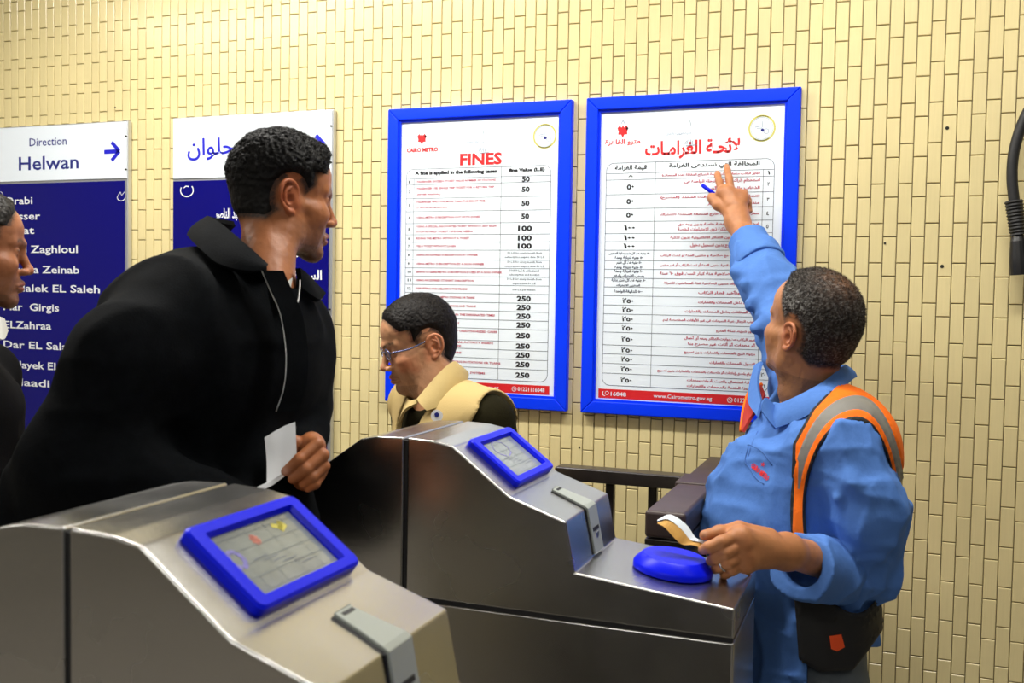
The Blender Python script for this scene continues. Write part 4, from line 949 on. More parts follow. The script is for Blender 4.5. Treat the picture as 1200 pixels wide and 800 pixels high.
# ---- the man in the black jacket
SKA = V(.37, .135, .052)
def man_jacket():
    H = at(334, 233, 1.80); face = hdir(331, cos(radians(20)), sin(radians(20)))
    sh = (at(212, 352, 1.62), at(342, 372, 1.84)); C = (sh[0]+sh[1])/2; body = hdir(280, .80, -.60)
    hips = V(C[0], C[1], .93)-body*.05+V(-.17, -.08, 0)
    e = empty('person', (hips[0], hips[1], 0), 'person in a black zipped jacket looking right, holding a white ticket', 'person')
    R, o = head_frame(H, face, radians(-5), radians(0))
    neck = C+V(0, 0, .04)+body*.055
    hf, hp = head(e, R, o, .885, SKA, neck, dict(top=.012, side=.0022, fade0=.0, fade1=.065, curl=.0030, cscale=170, quiff=.006, beard=.5, front=.078, temple=.040, nape=-.055, strands=40000, sl0=.001, sl1=.0050, mess=1.0, recede=0, haircol=V(.0065, .006, .006), flush=.1, lid=.004, neck=.050))
    # the hand with the ticket: his left, knuckles to the right, fingertips back towards us
    W = at(352, 536, 1.655); P = lambda x, y, z: at(x, y, z)
    pts = [P(325, 500, 1.52), P(395, 590, 1.52), P(350, 540, 1.8), P(372, 500, 1.78)]
    f = Field(np.min(pts, 0)-.02, np.max(pts, 0)+.03, .0017)
    mcp = [P(364, 517, 1.605), P(370, 530, 1.607), P(372, 543, 1.61), P(369, 554, 1.613)]
    pip = [P(372, 520, 1.575), P(378.5, 533, 1.573), P(379.5, 546, 1.576), P(375, 557, 1.58)]
    dip = [P(351, 538, 1.552), P(359, 550, 1.553), P(366, 559, 1.558), P(369, 567, 1.563)]
    tip = [P(335, 552, 1.553), P(343, 561, 1.556), P(355, 567, 1.562), P(361, 572, 1.566)]
    f.cap(W, (mcp[0]+mcp[1])/2, .025, .020, .02); f.cap(W, (mcp[2]+mcp[3])/2, .026, .019, .02); f.cap(mcp[0], mcp[3], .014, .013, .012)
    f.cap(P(346, 560, 1.63), P(360, 566, 1.60), .017, .013, .014); f.cap(W, P(357, 515, 1.80), .025, .030, .02)
    for i in range(4):
        r = (.0092, .0093, .0088, .0078)[i]; f.chain([mcp[i], pip[i], dip[i], tip[i]], [r*1.15, r*1.05, r, r*.82], .0035)
    f.chain([P(350, 522, 1.63), P(344, 520, 1.60), P(337, 535, 1.588), P(333, 547, 1.583)], [.015, .0125, .0105, .0085], .008)
    nail = tip[0]+FWD*-.006
    el_, wr_ = at(92, 545, 1.50), at(262, 604, 1.53); rh = rest_hand(wr_, wr_-el_, V(0, 0, 1)+FWD*.2, SKA, 1)
    bodyf = Field(np.min([C, hips, el_, wr_], 0)-.24, np.max([C, hips, el_, wr_], 0)+V(.24, .24, .20), .011)
    l = np.cross(V(0, 0, 1), body)
    bodyf.chain([sh[0]-V(0, 0, .03), el_, wr_], [.045, .036, .024], .03); bodyf.chain([sh[1]-V(0, 0, .03), at(350, 478, 1.84), W], [.040, .032, .020], .02)
    bodyf.cap(C-V(0, 0, .09), hips, .115, .105, .05, flat=(l, 1.35)); bodyf.cap(sh[0]-V(0, 0, .07), sh[1]-V(0, 0, .07), .045, .045, .05); bodyf.cap(C-V(0, 0, .08), neck-V(0, 0, .03), .04, .042, .03)
    ex = [(tip[0]-FWD*.006, .007, V(.62, .36, .28), .8)]+[(q, .008, V(.30, .10, .05), .35) for q in pip]
    fast_obj('body', [hp]+skin_parts([f, rh], SKA*V(1.05, 1.0, .95), ex)+skin_parts([bodyf], SKA), M['skin'], e)
    # jacket
    el = at(92, 545, 1.50); wr = at(250, 600, 1.52); elL = at(350, 478, 1.84); wrL = at(350, 527, 1.69)
    pts = [at(20, 600, 1.5), at(400, 250, 1.9), hips, el, wr, at(225, 262, 1.7)]
    j = Field(np.min(pts, 0)-V(.12, .12, .10), np.max(pts, 0)+V(.10, .12, .06), .006)
    j.cap(C-V(0, 0, .10)-body*.02, hips+V(0, 0, .05), .155, .150, .06, flat=(l, 1.25))
    j.cap(sh[0]-V(0, 0, .035), sh[1]-V(0, 0, .035), .078, .070, .06); j.ell(C-body*.05-V(0, 0, .03), (.15, .15, .11), .06)
    j.ell(at(215, 420, 1.70), (.15, .14, .17), .06)
    j.chain([sh[0]-V(0, 0, .025), at(150, 425, 1.54), el], [.074, .078, .078], .05); j.chain([el, wr], [.078, .055], .04)
    j.chain([sh[1]-V(0, 0, .01), elL, at(354, 512, 1.78)], [.062, .050, .042], .03); j.cap(at(354, 512, 1.78), at(353, 525, 1.705), .042, .036, .01)
    j.cap(neck+V(0, 0, .0), C, .045, .06, .04, 'add')
    j.ell(at(300, 612, 1.66), (.105, .09, .13), .06, w=True); j.ell(at(62, 600, 1.56), (.09, .09, .09), .05, w=True)
    cloth_noise(j, .006, 50, 8., ((1, 1, .5), (.6, 1, 1.4)))
    j.cap(neck+V(0, 0, .035)+body*.01, neck+V(0, 0, .30)+body*.10, .052, .075, .01, 'sub')
    v, q = j.mesh(); v = smooth_mesh(v, q, 1, .5); fast_obj('jacket', [(v, q, None)], M['fabric_black'], e)
    # collar, standing and folded
    tp = [at(312, 312, 1.625), at(290, 291, 1.63), at(269, 272, 1.665), at(251, 258, 1.72), at(246, 256, 1.79), at(275, 262, 1.87)]
    bt = [at(312, 317, 1.605), at(284, 318, 1.59), at(254, 309, 1.60), at(232, 289, 1.645), at(224, 274, 1.75), at(262, 277, 1.89)]
    strip('collar', tp, bt, .010, M['fabric_black'], e, n=5, bulge=.008, mid=neck, sm=8)
    it = [at(311, 313, 1.63), at(290, 292, 1.64), at(270, 274, 1.675), at(254, 268, 1.73), at(254, 272, 1.79), at(282, 282, 1.86)]
    ib = [at(312, 330, 1.65), at(292, 322, 1.665), at(276, 312, 1.70), at(262, 300, 1.745), at(262, 298, 1.80), at(280, 300, 1.855)]
    strip('collar_stand', it, ib, .006, M['fabric_black'], e, n=3, mid=neck, sm=8)
    strip('collar_flap', [at(349, 314, 1.70), at(358, 322, 1.74), at(362, 326, 1.80)], [at(352, 338, 1.70), at(372, 352, 1.735), at(380, 345, 1.80)], .009, M['fabric_black'], e, n=4, mid=neck)
    z1 = spline([at(307, 317, 1.60), at(317, 340, 1.602), at(328, 365, 1.60), at(334, 395, 1.595), at(336, 425, 1.587), at(333, 455, 1.58), at(324, 482, 1.575)], 6)
    z2 = spline([at(352, 328, 1.655), at(350, 350, 1.635), at(342, 374, 1.612), at(334, 394, 1.597)], 6)
    strip('placket', [q+RGT*.0 for q in z1[::6]], [q+RGT*.03+FWD*.015 for q in z1[::6]], .008, M['fabric_black'], e, n=3, mid=C)
    for z in (z1, z2): MB().tube(z-FWD*.002, .0014, 6, flat=.7).obj('zip', M['zip'], e, smooth=True)
    strip('undershirt', [at(316, 318, 1.655), at(330, 332, 1.655), at(342, 326, 1.67)], [at(322, 350, 1.64), at(330, 362, 1.635), at(338, 350, 1.65)], .006, M['white_shirt'], e, n=3, mid=neck)
    legs(e, hips, body, .1, M['trousers_dark'], M['shoe'])
    # the ticket in his hand
    t = MB(); rows = []
    T_ = [(310, 512.5), (322, 505), (334, 498.5), (346, 494)]; B_ = [(312.5, 565), (322, 560), (334, 553), (348, 540)]
    for k in range(7):
        q = k/6; row = [at(a[0]*(1-q)+b[0]*q+1.2*sin(pi*q)*(1 if i < 2 else 0), a[1]*(1-q)+b[1]*q, 1.598+.004*sin(pi*i/3)-.040*q) for i, (a, b) in enumerate(zip(T_, B_))]; rows.append(row)
    rows.append([at(302, 570, 1.553), at(312, 567, 1.556), at(324, 560, 1.562), at(340, 549, 1.567)])
    rows.append([at(300, 573, 1.551), at(308, 574, 1.553), at(320, 568, 1.559), at(336, 556, 1.565)])
    G = np.array(rows); n, k = G.shape[:2]; v = np.concatenate([(G-FWD*.0006).reshape(-1, 3), G.reshape(-1, 3)]); fs = []
    for a in range(n-1):
        for b in range(k-1): c = a*k+b; fs += [(c, c+k, c+k+1, c+1), (n*k+c, n*k+c+1, n*k+c+k+1, n*k+c+k)]
    rim = list(range(k))+[a*k+k-1 for a in range(1, n)]+[(n-1)*k+b for b in range(k-2, -1, -1)]+[a*k for a in range(n-2, 0, -1)]
    fs += [(rim[i], rim[(i+1) % len(rim)], n*k+rim[(i+1) % len(rim)], n*k+rim[i]) for i in range(len(rim))]
    o_ = mesh_obj('paper_ticket', v, fs, M['ticket'], None, smooth=True, loc=G[3][2]); tag(o_, "small white paper ticket in the black-jacketed man's hand", 'ticket')
    md = o_.modifiers.new('es', 'EDGE_SPLIT'); md.split_angle = radians(40)
man_jacket()

# ---- the official in glasses and a sand-coloured vest
SKB = V(.56, .28, .145)
M['khaki'] = mat('sand_cotton', (.52, .38, .15), .8, bump=.0005, bscale=300, attr=True)
M['olive'] = mat('dark_olive_knit', (.012, .010, .003), .9, spec=.1, bump=.001, bscale=220, noise=.2)
M['glasses'] = mat('glasses_metal', (.18, .20, .36), .25, metal=.8)
M['badge'] = mat('badge_white', (.8, .8, .8), .5)
def lens_material():
    m = bpy.data.materials.new('lens'); m.use_nodes = True; b = m.node_tree.nodes['Principled BSDF']
    b.inputs['Base Color'].default_value = (.85, .9, 1, 1); b.inputs['Alpha'].default_value = .16; b.inputs['Roughness'].default_value = .03; return m
M['lens'] = lens_material()
def man_glasses():
    H = at(490, 403, 2.50); face = hdir(489, -cos(radians(14)), -sin(radians(14)))
    C = at(527, 456, 2.50); body = hdir(520, -.88, -.47); l = np.cross(V(0, 0, 1), body)
    sh = (C+l*.185-V(0, 0, .0), C-l*.185)
    hips = V(C[0], C[1], .88)+body*(-.10)
    e = empty('person', (hips[0], hips[1], 0), 'person in glasses and a sand-coloured vest looking down behind the farther gate', 'person')
    R, o = head_frame(H, face, radians(-17), radians(2)); s = .93
    neck = C+V(0, 0, .0)+body*.045
    sp_ = [((.05, -.0, -.03), (.0, .0, .0), (0, 0, 0), 0)]
    spots = [((.055, .058, -.030), (.020, .02, .014), SKB*V(.95, .5, .45), .55), ((.040, .060, -.052), (.014, .02, .010), SKB*V(.9, .5, .45), .5), ((.07, .052, -.048), (.010, .02, .007), SKB*V(.9, .45, .4), .5), ((.055, .05, .055), (.012, .03, .010), SKB*V(.95, .55, .5), .35), ((.030, .065, .030), (.012, .02, .012), SKB*V(.95, .55, .5), .35)]
    hf, hp = head(e, R, o, s, SKB, neck, dict(top=.007, side=.0020, fade0=.01, fade1=.062, curl=.0012, cscale=220, beard=.33, front=.075, temple=.036, nape=-.072, neck=.050, strands=18000, sl0=.001, sl1=.0032, mess=.6, haircol=V(.007, .005, .0045), flush=.5, spots=spots, lid=.0020, down=.0045, gazez=-.6, lip=V(.42, .12, .10)))
    bodyf = Field(np.min([C, hips, sh[0], sh[1]], 0)-.30, np.max([C, hips], 0)+V(.30, .30, .12), .011)
    bodyf.cap(C-V(0, 0, .09), hips, .095, .09, .05, flat=(l, 1.4)); bodyf.cap(sh[0]-V(0, 0, .06), sh[1]-V(0, 0, .06), .04, .04, .05); bodyf.cap(C-V(0, 0, .08), neck-V(0, 0, .02), .04, .04, .04)
    # arms run forward and down to hands behind the gate
    parts = []; sleeves = []
    for k, y in ((0, 1), (1, -1)):
        el = sh[k]+V(0, 0, -.29)-body*.02+l*y*.05; w_ = el+body*.22-l*y*.06+V(0, 0, .02); t = w_+body*.08-l*y*.01
        hf2 = Field(np.minimum(w_, t)-.13, np.maximum(w_, t)+.13, .004)
        hf2.cap(w_-body*.05, w_, .025, .024, .01); hf2.cap(w_, t, .026, .028, .02)
        for q in range(4):
            b0 = t+l*(q-1.5)*.019; hf2.chain([b0, b0+body*.035-V(0, 0, .012), b0+body*.052-V(0, 0, .034), b0+body*.046-V(0, 0, .052)], [.009, .0088, .008, .007], .004)
        b0 = w_-l*y*.02+body*.02; hf2.chain([b0, b0-l*y*.022+body*.03-V(0, 0, .01), b0-l*y*.022+body*.06-V(0, 0, .02)], [.013, .010, .008], .008)
        parts += skin_parts([hf2], SKB); sleeves.append((el, w_)); bodyf.chain([sh[k]-V(0, 0, .06), el, w_], [.040, .034, .022], .02)
    fast_obj('body', [hp]+skin_parts([bodyf], SKB)+parts, M['skin'], e)
    # dark knit pullover with long sleeves
    pts = [C+V(0, 0, .05), hips-V(0, 0, .05), sh[0]+l*.08, sh[1]-l*.08]+[q for s_ in sleeves for q in s_]
    f = Field(np.min(pts, 0)-.13, np.max(pts, 0)+.10, .0045)
    f.cap(C-V(0, 0, .12), hips+V(0, 0, .02), .115, .11, .05, flat=(l, 1.35)); f.cap(sh[0]-V(0, 0, .055), sh[1]-V(0, 0, .055), .058, .058, .05)
    import copy; vf = copy.copy(f); vf.F = f.F.copy(); vf.F -= .017
    for k in (0, 1): f.chain([sh[k]-V(0, 0, .058)+l*(.012 if k == 0 else -.012), sleeves[k][0], sleeves[k][1]], [.060, .056, .040], .015)
    cloth_noise(f, .0012, 60, 10.)
    f.cap(neck+V(0, 0, .02), neck+V(0, 0, .2), .053, .08, .01, 'sub')
    v, q = f.mesh(); v = smooth_mesh(v, q, 2, .5); fast_obj('pullover', [(v, q, None)], M['olive'], e)
    # vest: the torso shell with armholes and a V front
    X = vf.grid(); rel = X-C; a = rel@body; b = rel@l; z = rel[..., 2]
    def cut(P):
        r = P-C; a, b, z = r@body, r@l, r[..., 2]
        arm = np.minimum(*[np.sqrt(((a+.01)/.085)**2+((z+.13)/.155)**2+((b-y*.235)/.085)**2)-1 for y in (1, -1)])*.085
        vee = np.maximum((np.abs(b)-(.006+np.clip(z+.30, 0, 1)*.24)), .02-a)
        return arm, vee
    arm, vee = cut(X)
    vf.F = np.maximum(np.maximum(vf.F, -arm.astype(np.float32)), np.maximum(-vee.astype(np.float32), -.35-z.astype(np.float32)))
    neckd = (np.sqrt((rel@body-.02)**2+(rel@l)**2+(np.maximum(-z-.0, 0)*1.5)**2)-.062); vf.F = np.maximum(vf.F, -neckd.astype(np.float32))
    cloth_noise(vf, .001, 61, 9.)
    v, q = vf.mesh(); v = smooth_mesh(v, q, 2, .5); v = snap(v, lambda X_: cut(X_)[0], 0., vf.h); v = snap(v, lambda X_: cut(X_)[1], 0., vf.h); arm, vee = cut(v); c = np.tile(V(.50, .36, .14), (len(v), 1))
    edge = np.minimum(arm, vee)
    fast_obj('vest', [(v, q, c)], M['khaki'], e)
    for y in (1,):      # stitched edges and the pale shoulder tab
        pass
    Z_ = 2.42
    P = lambda x, y, z: at(x, y, z)
    # shirt collar of the vest, near side, with its point
    tp = [P(541, 431, 2.50), P(531, 424, 2.44), P(518, 434, 2.405), P(503, 451, 2.395), P(489, 468, 2.39)]
    bt = [P(548, 440, 2.53), P(545, 447, 2.45), P(530, 462, 2.395), P(514, 476, 2.375), P(500, 481, 2.37)]
    tint = lambda o: (o.data.color_attributes.new('Col', 'FLOAT_COLOR', 'POINT').data.foreach_set('color', np.tile(np.array([.54, .40, .16, 1], np.float32), len(o.data.vertices))), o)[1]
    tint(strip('collar', tp, bt, .006, M['khaki'], e, n=4, bulge=.006, mid=neck, sm=8))
    tint(strip('far_collar', [P(489, 468, 2.39), P(482, 470, 2.43), P(478, 466, 2.50)], [P(488, 473, 2.385), P(474, 482, 2.41), P(466, 500, 2.46)], .006, M['khaki'], e, n=3, mid=neck))
    sh_ = spline([P(535, 428, 2.46), P(560, 442, 2.40), P(585, 462, 2.36), P(606, 490, 2.35)], 5)
    # badge
    p = P(512, 487, 2.33); MB().tube([p, p-FWD*.003], .014, 20).obj('badge', M['badge'], e)
    MB().tube([p-FWD*.0031+UPV*.003, p-FWD*.004+UPV*.003], .006, 5).obj('badge_emblem', M['ink_navy'], e)
    legs(e, hips, body, .1, M['trousers_dark'], M['shoe'])
    # glasses
    W = lambda x, y, z: hf.wld(V(x, y, z)*s)
    gl = MB()
    for y in (1, -1):
        ring = [W(.0935-.004*abs(cos(t))*0-.10*max(abs(.031+.019*cos(t))-.03, 0)*1.2, y*(.032+.0205*cos(t)), .0015+.0145*sin(t)) for t in np.linspace(0, 2*pi, 25)]
        gl.tube(ring, .0017, 6, caps=False)
        gl.tube(spline([W(.0905, y*.052, .006), W(.082, y*.066, .008), W(.04, y*.074, .006), W(-.004, y*.0755, .012), W(-.020, y*.075, .002)], 5), .0013, 6, flat=1.6)
        gl.tube([W(.093, y*.013, -.004), W(.088, y*.010, -.010)], .001, 5)
    gl.tube(spline([W(.0935, .012, .004), W(.098, 0, .008), W(.0935, -.012, .004)], 4), .0013, 6)
    go = gl.obj('glasses', M['glasses'], e, smooth=True)
    for y in (1, -1):
        n = 22; ring = [W(.0935-.10*max(abs(.031+.019*cos(t))-.03, 0)*1.2, y*(.032+.0195*cos(t)), .0015+.0135*sin(t)) for t in np.linspace(0, 2*pi, n, endpoint=False)]
        MB().add(ring, [list(range(n))]).obj('lens', M['lens'], go)
man_glasses()

# ---- the man at the left edge
SKD = V(.30, .11, .045)
def man_left():
    H = at(-28, 293, 2.10); face = hdir(-20, cos(radians(4)), sin(radians(4)))
    C = at(-62, 430, 2.10); body = hdir(-60, .93, -.36); l = np.cross(V(0, 0, 1), body); sh = (C+l*.20, C-l*.20)
    hips = V(C[0], C[1], .93)
    e = empty('person', (hips[0], hips[1], 0), 'person in a dark coat at the left edge, only the profile in view', 'person')
    R, o = head_frame(H, face, radians(-4), 0); s = .97; neck = C+V(0, 0, .05)+body*.02
    hf, hp = head(e, R, o, s, SKD, neck, dict(top=.009, side=.003, fade0=.0, fade1=.06, curl=.002, cscale=130, beard=.45, front=.070, temple=.040, strands=9000, sl0=.001, sl1=.004, flush=.1, lid=.0035, haircol=V(.012, .010, .009)))
    bodyf = Field(np.min([C, hips], 0)-.30, np.max([C, hips], 0)+V(.30, .30, .14), .011)
    bodyf.cap(C-V(0, 0, .09), hips, .10, .095, .05, flat=(l, 1.4)); bodyf.cap(sh[0]-V(0, 0, .04), sh[1]-V(0, 0, .04), .04, .04, .05); bodyf.cap(C-V(0, 0, .04), neck+V(0, 0, .05), .05, .05, .04)
    parts = []; sl = []
    for k, y in ((0, 1), (1, -1)):
        el = sh[k]+V(0, 0, -.29)-body*.03+l*y*.05; w_ = el+V(0, 0, -.23)+body*.08; t = w_-V(0, 0, .08)+body*.01
        h2 = Field(np.minimum(w_, t)-.11, np.maximum(w_, t)+.11, .004); h2.cap(w_+V(0, 0, .05), w_, .026, .025, .01); h2.cap(w_, t, .025, .026, .02, flat=(body, 1.4))
        for q in range(4):
            b0 = t+body*(1.5-q)*.019; h2.chain([b0, b0-V(0, 0, .036)-l*y*.006, b0-V(0, 0, .056)-l*y*.020, b0-V(0, 0, .066)-l*y*.034], [.009, .0085, .008, .007], .004)
        b0 = w_+body*.025-V(0, 0, .02); h2.chain([b0, b0-V(0, 0, .035)+body*.018-l*y*.01, b0-V(0, 0, .062)+body*.016-l*y*.022], [.012, .010, .008], .008)
        parts += skin_parts([h2], SKD); sl.append((el, w_)); bodyf.chain([sh[k]-V(0, 0, .04), el, w_], [.042, .034, .022], .02)
    fast_obj('body', [hp]+skin_parts([bodyf], SKD)+parts, M['skin'], e)
    pts = [C+V(0, 0, .12), hips, sh[0], sh[1]]+[q for s_ in sl for q in s_]
    f = Field(np.min(pts, 0)-.15, np.max(pts, 0)+.14, .007)
    f.cap(C-V(0, 0, .11), hips-V(0, 0, .04), .14, .145, .05, flat=(l, 1.3)); f.cap(sh[0]-V(0, 0, .045), sh[1]-V(0, 0, .045), .072, .072, .05); f.cap(neck+V(0, 0, .05), C, .06, .07, .04)
    for k in (0, 1): f.chain([sh[k]-V(0, 0, .03), sl[k][0], sl[k][1]], [.076, .066, .048], .03)
    cloth_noise(f, .006, 70, 8.); f.cap(neck+body*.03, neck+V(0, 0, .25)+body*.08, .062, .08, .01, 'sub')
    v, q = f.mesh(); fast_obj('coat', [(v, q, None)], M['fabric_blackcoat'], e)
    P = lambda x, y, z: at(x, y, z)
    strip('shirt_collar', [P(-45, 366, 1.99), P(-20, 368, 1.97), P(0, 372, 2.0), P(4, 374, 2.08)], [P(-40, 386, 1.96), P(-14, 392, 1.945), P(2, 398, 1.975), P(8, 388, 2.07)], .006, M['white_shirt'], e, n=3, mid=neck)
    legs(e, hips, body, .1, M['trousers_dark'], M['shoe'])
man_left()

# ---- the worker pointing at the notice
SKC = V(.42, .185, .080)
M['shirt'] = mat('light_blue_cotton', (.10, .27, .72), .8, spec=.1, bump=.004, bscale=28, attr=True, stretch=(1, 1, .6))
M['vest_mat'] = mat('orange_vest_fabric', (.9, .2, .01), .7, spec=.2, bump=.0005, bscale=400, attr=True)
M['vest_flat'] = mat('orange_vest_plain', (.95, .17, .01), .7, spec=.2)
M['tape'] = mat('grey_tape', (.20, .19, .17), .55, spec=.4)
M['binding'] = mat('black_binding', (.008, .008, .009), .7)
M['vest_inside'] = mat('red_vest_inside', (.45, .02, .008), .8)
M['ring'] = mat('silver_ring', (.7, .7, .7), .2, metal=1.)
def split_parts(v, q, lab):      # lab: one label per quad
    out = {}
    for k in np.unique(lab):
        qq = q[lab == k]; u, inv = np.unique(qq, return_inverse=True); out[int(k)] = (v[u], inv.reshape(-1, 4))
    return out
def man_worker():
    H = at(948, 385, 2.10); face = hdir(958, -sin(radians(50)), cos(radians(50)))
    C = at(938, 470, 2.12); body = hdir(940, -.93, -.36); l = np.cross(V(0, 0, 1), body)
    shL = at(994, 532, 1.97); shR = at(938, 448, 2.29)
    hips = V(C[0], C[1], .90)-body*.03
    e = empty('person', (hips[0], hips[1], 0), 'person in light blue shirt and orange safety vest pointing at the notice', 'person')
    R, o = head_frame(H, face, radians(16), radians(4)); s = .955
    neck = at(943, 458, 2.12)
    hf, hp = head(e, R, o, s, SKC, neck, dict(top=.0085, side=.0045, fade0=.0, fade1=.05, curl=.0012, cscale=240, beard=.30, front=.066, fslope=.5, recede=1., temple=.034, nape=-.062, strands=34000, sl0=.003, sl1=.0060, mess=.45, comb=(.5, 0, -.5),
        haircol=V(.022, .017, .014), grey=1, greymap=lambda p: np.clip(.16+.85*blob(p, (.0, .072, .045), (.05, .04, .035))+.4*blob(p, (.04, .05, .07), (.03, .04, .03)), 0, 1), bald=((-.055, .0, .115), (.040, .040, .05)), flush=.15, lid=.004, neck=.056))
    # right hand on the notice, index and middle fingers out, pen under the index
    P = at; ZW = 2.6
    f = Field(np.min([P(815, 185, 2.6), P(885, 290, 2.48)], 0)-.09, np.max([P(885, 185, 2.68), P(885, 290, 2.48)], 0)+.09, .002)
    W = P(864, 259, 2.575)
    mcp = [P(845.5, 226, 2.60), P(856.5, 223, 2.60), P(865, 226, 2.60), P(871, 233, 2.595)]
    f.cap(W, (mcp[0]+mcp[1])/2, .026, .020, .02); f.cap(W, (mcp[2]+mcp[3])/2, .026, .018, .02); f.cap(mcp[0], mcp[3], .014, .013, .014)
    f.chain([mcp[0], P(843, 213, 2.625), P(841, 206, 2.645), P(840.5, 203, 2.662)], [.0105, .0094, .0086, .0074], .004)
    f.chain([mcp[1], P(854.5, 209, 2.620), P(852.5, 200, 2.645), P(851.5, 195, 2.663)], [.0108, .0096, .0088, .0076], .004)
    f.chain([mcp[2], P(872, 226, 2.625), P(877, 235, 2.635), P(875, 242, 2.62)], [.0102, .0094, .0086, .0075], .004)
    f.chain([mcp[3], P(877, 238, 2.615), P(878, 247, 2.615), P(874, 249, 2.60)], [.0094, .0086, .0078, .007], .004)
    f.chain([P(851, 245, 2.59), P(841, 240, 2.60), P(835, 233, 2.615), P(833, 230, 2.62)], [.016, .0120, .0105, .0085], .012)
    for k in (0, 1): f.cap(W*.4+mcp[k]*.6-FWD*.016, mcp[k]-FWD*.008, .004, .003, .012)
    elR = P(903, 335, 2.42)
    f.cap(W, W+(elR-W)*.45, .0255, .036, .02)
    # left hand with the booklet
    Q = lambda x, y, z: at(x, y, z-.09)
    g2 = Field(np.min([Q(815, 600, 1.74), Q(945, 700, 1.95)], 0)-.07, np.max([Q(815, 600, 1.9), Q(945, 610, 1.95)], 0)+.07, .0018)
    Wl = Q(921, 646, 1.885)
    m2 = [Q(866, 627, 1.800), Q(871, 637, 1.795), Q(872.5, 649, 1.797), Q(874, 661, 1.803)]
    pp = [Q(845, 635, 1.778), Q(849, 648, 1.777), Q(853, 659, 1.780), Q(858, 668, 1.787)]
    dd = [Q(831, 641, 1.780), Q(838, 654, 1.783), Q(842, 664, 1.790), Q(850, 672, 1.798)]
    tt = [Q(824, 644, 1.787), Q(833, 657, 1.795), Q(838, 667, 1.803), Q(848, 674, 1.810)]
    g2.cap(Wl, (m2[0]+m2[1])/2, .0275, .0215, .02); g2.cap(Wl, (m2[2]+m2[3])/2, .0275, .020, .02); g2.cap(m2[0], m2[3], .0155, .014, .014)
    for i in range(4):
        r = (.0102, .0102, .0096, .0086)[i]; g2.chain([m2[i], pp[i], dd[i], tt[i]], [r*1.12, r*1.06, r, r*.84], .0035)
        g2.ell(m2[i]-FWD*.008, (.009, .009, .009), .010, w=True)
    g2.chain([Q(900, 630, 1.855), Q(866, 620, 1.835), Q(843, 624, 1.818), Q(826, 627, 1.805)], [.018, .0135, .0118, .0092], .008)
    elL = P(1012, 668, 2.02)
    g2.cap(Wl, Wl+(elL-Wl)*.42, .027, .034, .02)
    bodyf = Field(np.min([C, hips, elL, Wl], 0)-V(.30, .20, .20), np.max([C, hips, elL, W, elR], 0)+V(.12, .10, .12), .011)
    bodyf.chain([shL, elL, Wl], [.042, .034, .022], .02); bodyf.chain([shR-V(0, 0, .02), elR, W], [.042, .034, .022], .02)
    bodyf.cap(C-V(0, 0, .12), hips, .10, .10, .05, flat=(l, 1.35)); bodyf.cap(shL-V(0, 0, .0), shR-V(0, 0, .03), .035, .035, .05); bodyf.cap(C-V(0, 0, .05), neck+V(0, 0, .03), .045, .045, .03)
    ex = [(tip-FWD*.006, .006, V(.58, .36, .26), .6) for tip in (tt[0], tt[1], Q(826, 627, 1.80))]+[(m-FWD*.012, .012, SKC*V(.95, .75, .7), .5) for m in m2+mcp]
    fast_obj('body', [hp]+skin_parts([f, g2], SKC*V(1.08, 1.0, .92), ex)+skin_parts([bodyf], SKC), M['skin'], e)
    rg = (pp[2]+dd[2])/2; dv = unit(dd[2]-pp[2]); a = unit(np.cross(dv, FWD)); b = np.cross(dv, a)
    MB().tube([rg+(a*cos(t)+b*sin(t))*.0112 for t in np.linspace(0, 2*pi, 25)], .0018, 8, caps=False).obj('ring', M['ring'], e, smooth=True)
    # shirt
    pts = [C, hips, P(1050, 690, 2.0), P(840, 600, 2.1), P(860, 270, 2.55), P(860, 690, 1.85), hips-V(0, 0, .22)]
    T = Field(np.min(pts, 0)-.09, np.max(pts, 0)+V(.12, .06, .05), .0048)
    belly = P(905, 615, 2.13)
    T.cap(C-V(0, 0, .13)-body*.01, hips-V(0, 0, .14), .120, .130, .06, flat=(l, 1.38)); T.ell(belly, (.135, .15, .16), .06, w=True)
    T.cap(shL+V(0, 0, .0)+(shR-shL)*.1, C+l*.02-V(0, 0, .03), .062, .062, .05); T.cap(C-V(0, 0, .03), shR-V(0, 0, .015), .058, .06, .05)
    T.ell(C+l*.06-body*.055-V(0, 0, .11), (.11, .12, .13), .05, w=True)
    T.ell(P(900, 548, 2.10), (.055, .07, .065), .05, w=True)
    torso = T.F.copy()
    T.chain([shL, P(1016, 600, 1.945), elL], [.067, .069, .064], .025); T.chain([elL, P(985, 667, 1.975)], [.062, .058], .02)
    T.chain([shR, P(924, 388, 2.35), elR, P(887, 303, 2.48)], [.066, .062, .060, .056], .03)
    # folds: around the elbows, across the chest and down the side
    rngf = [((1040, 560, 1.97), (1000, 640, 1.93)), ((1030, 590, 1.93), (985, 655, 1.93)), ((1036, 610, 1.95), (1005, 672, 1.95)), ((1000, 560, 1.90), (1030, 640, 1.93)), ((980, 585, 1.91), (1012, 640, 1.93)), ((1040, 640, 1.97), (990, 690, 1.95)), ((1038, 662, 2.0), (985, 700, 1.98))]
    for a_, b_ in rngf: T.cap(P(*a_), P(*b_), .010, .006, .020, w=True)
    for a_, b_ in (((878, 360, 2.37), (905, 345, 2.37)), ((872, 335, 2.40), (905, 322, 2.42)), ((885, 385, 2.32), (905, 372, 2.31)), ((868, 318, 2.44), (900, 306, 2.45))): T.cap(P(*a_), P(*b_), .010, .006, .015, w=True)
    cloth_noise(T, .016, 80, 8., ((1.1, 1.1, .45), (.5, .5, 1.2), (1, 1, 1)), band=.03)
    cloth_noise(T, .005, 90, 20., ((1, 1, .5), (.5, .7, 1.2)), band=.03)
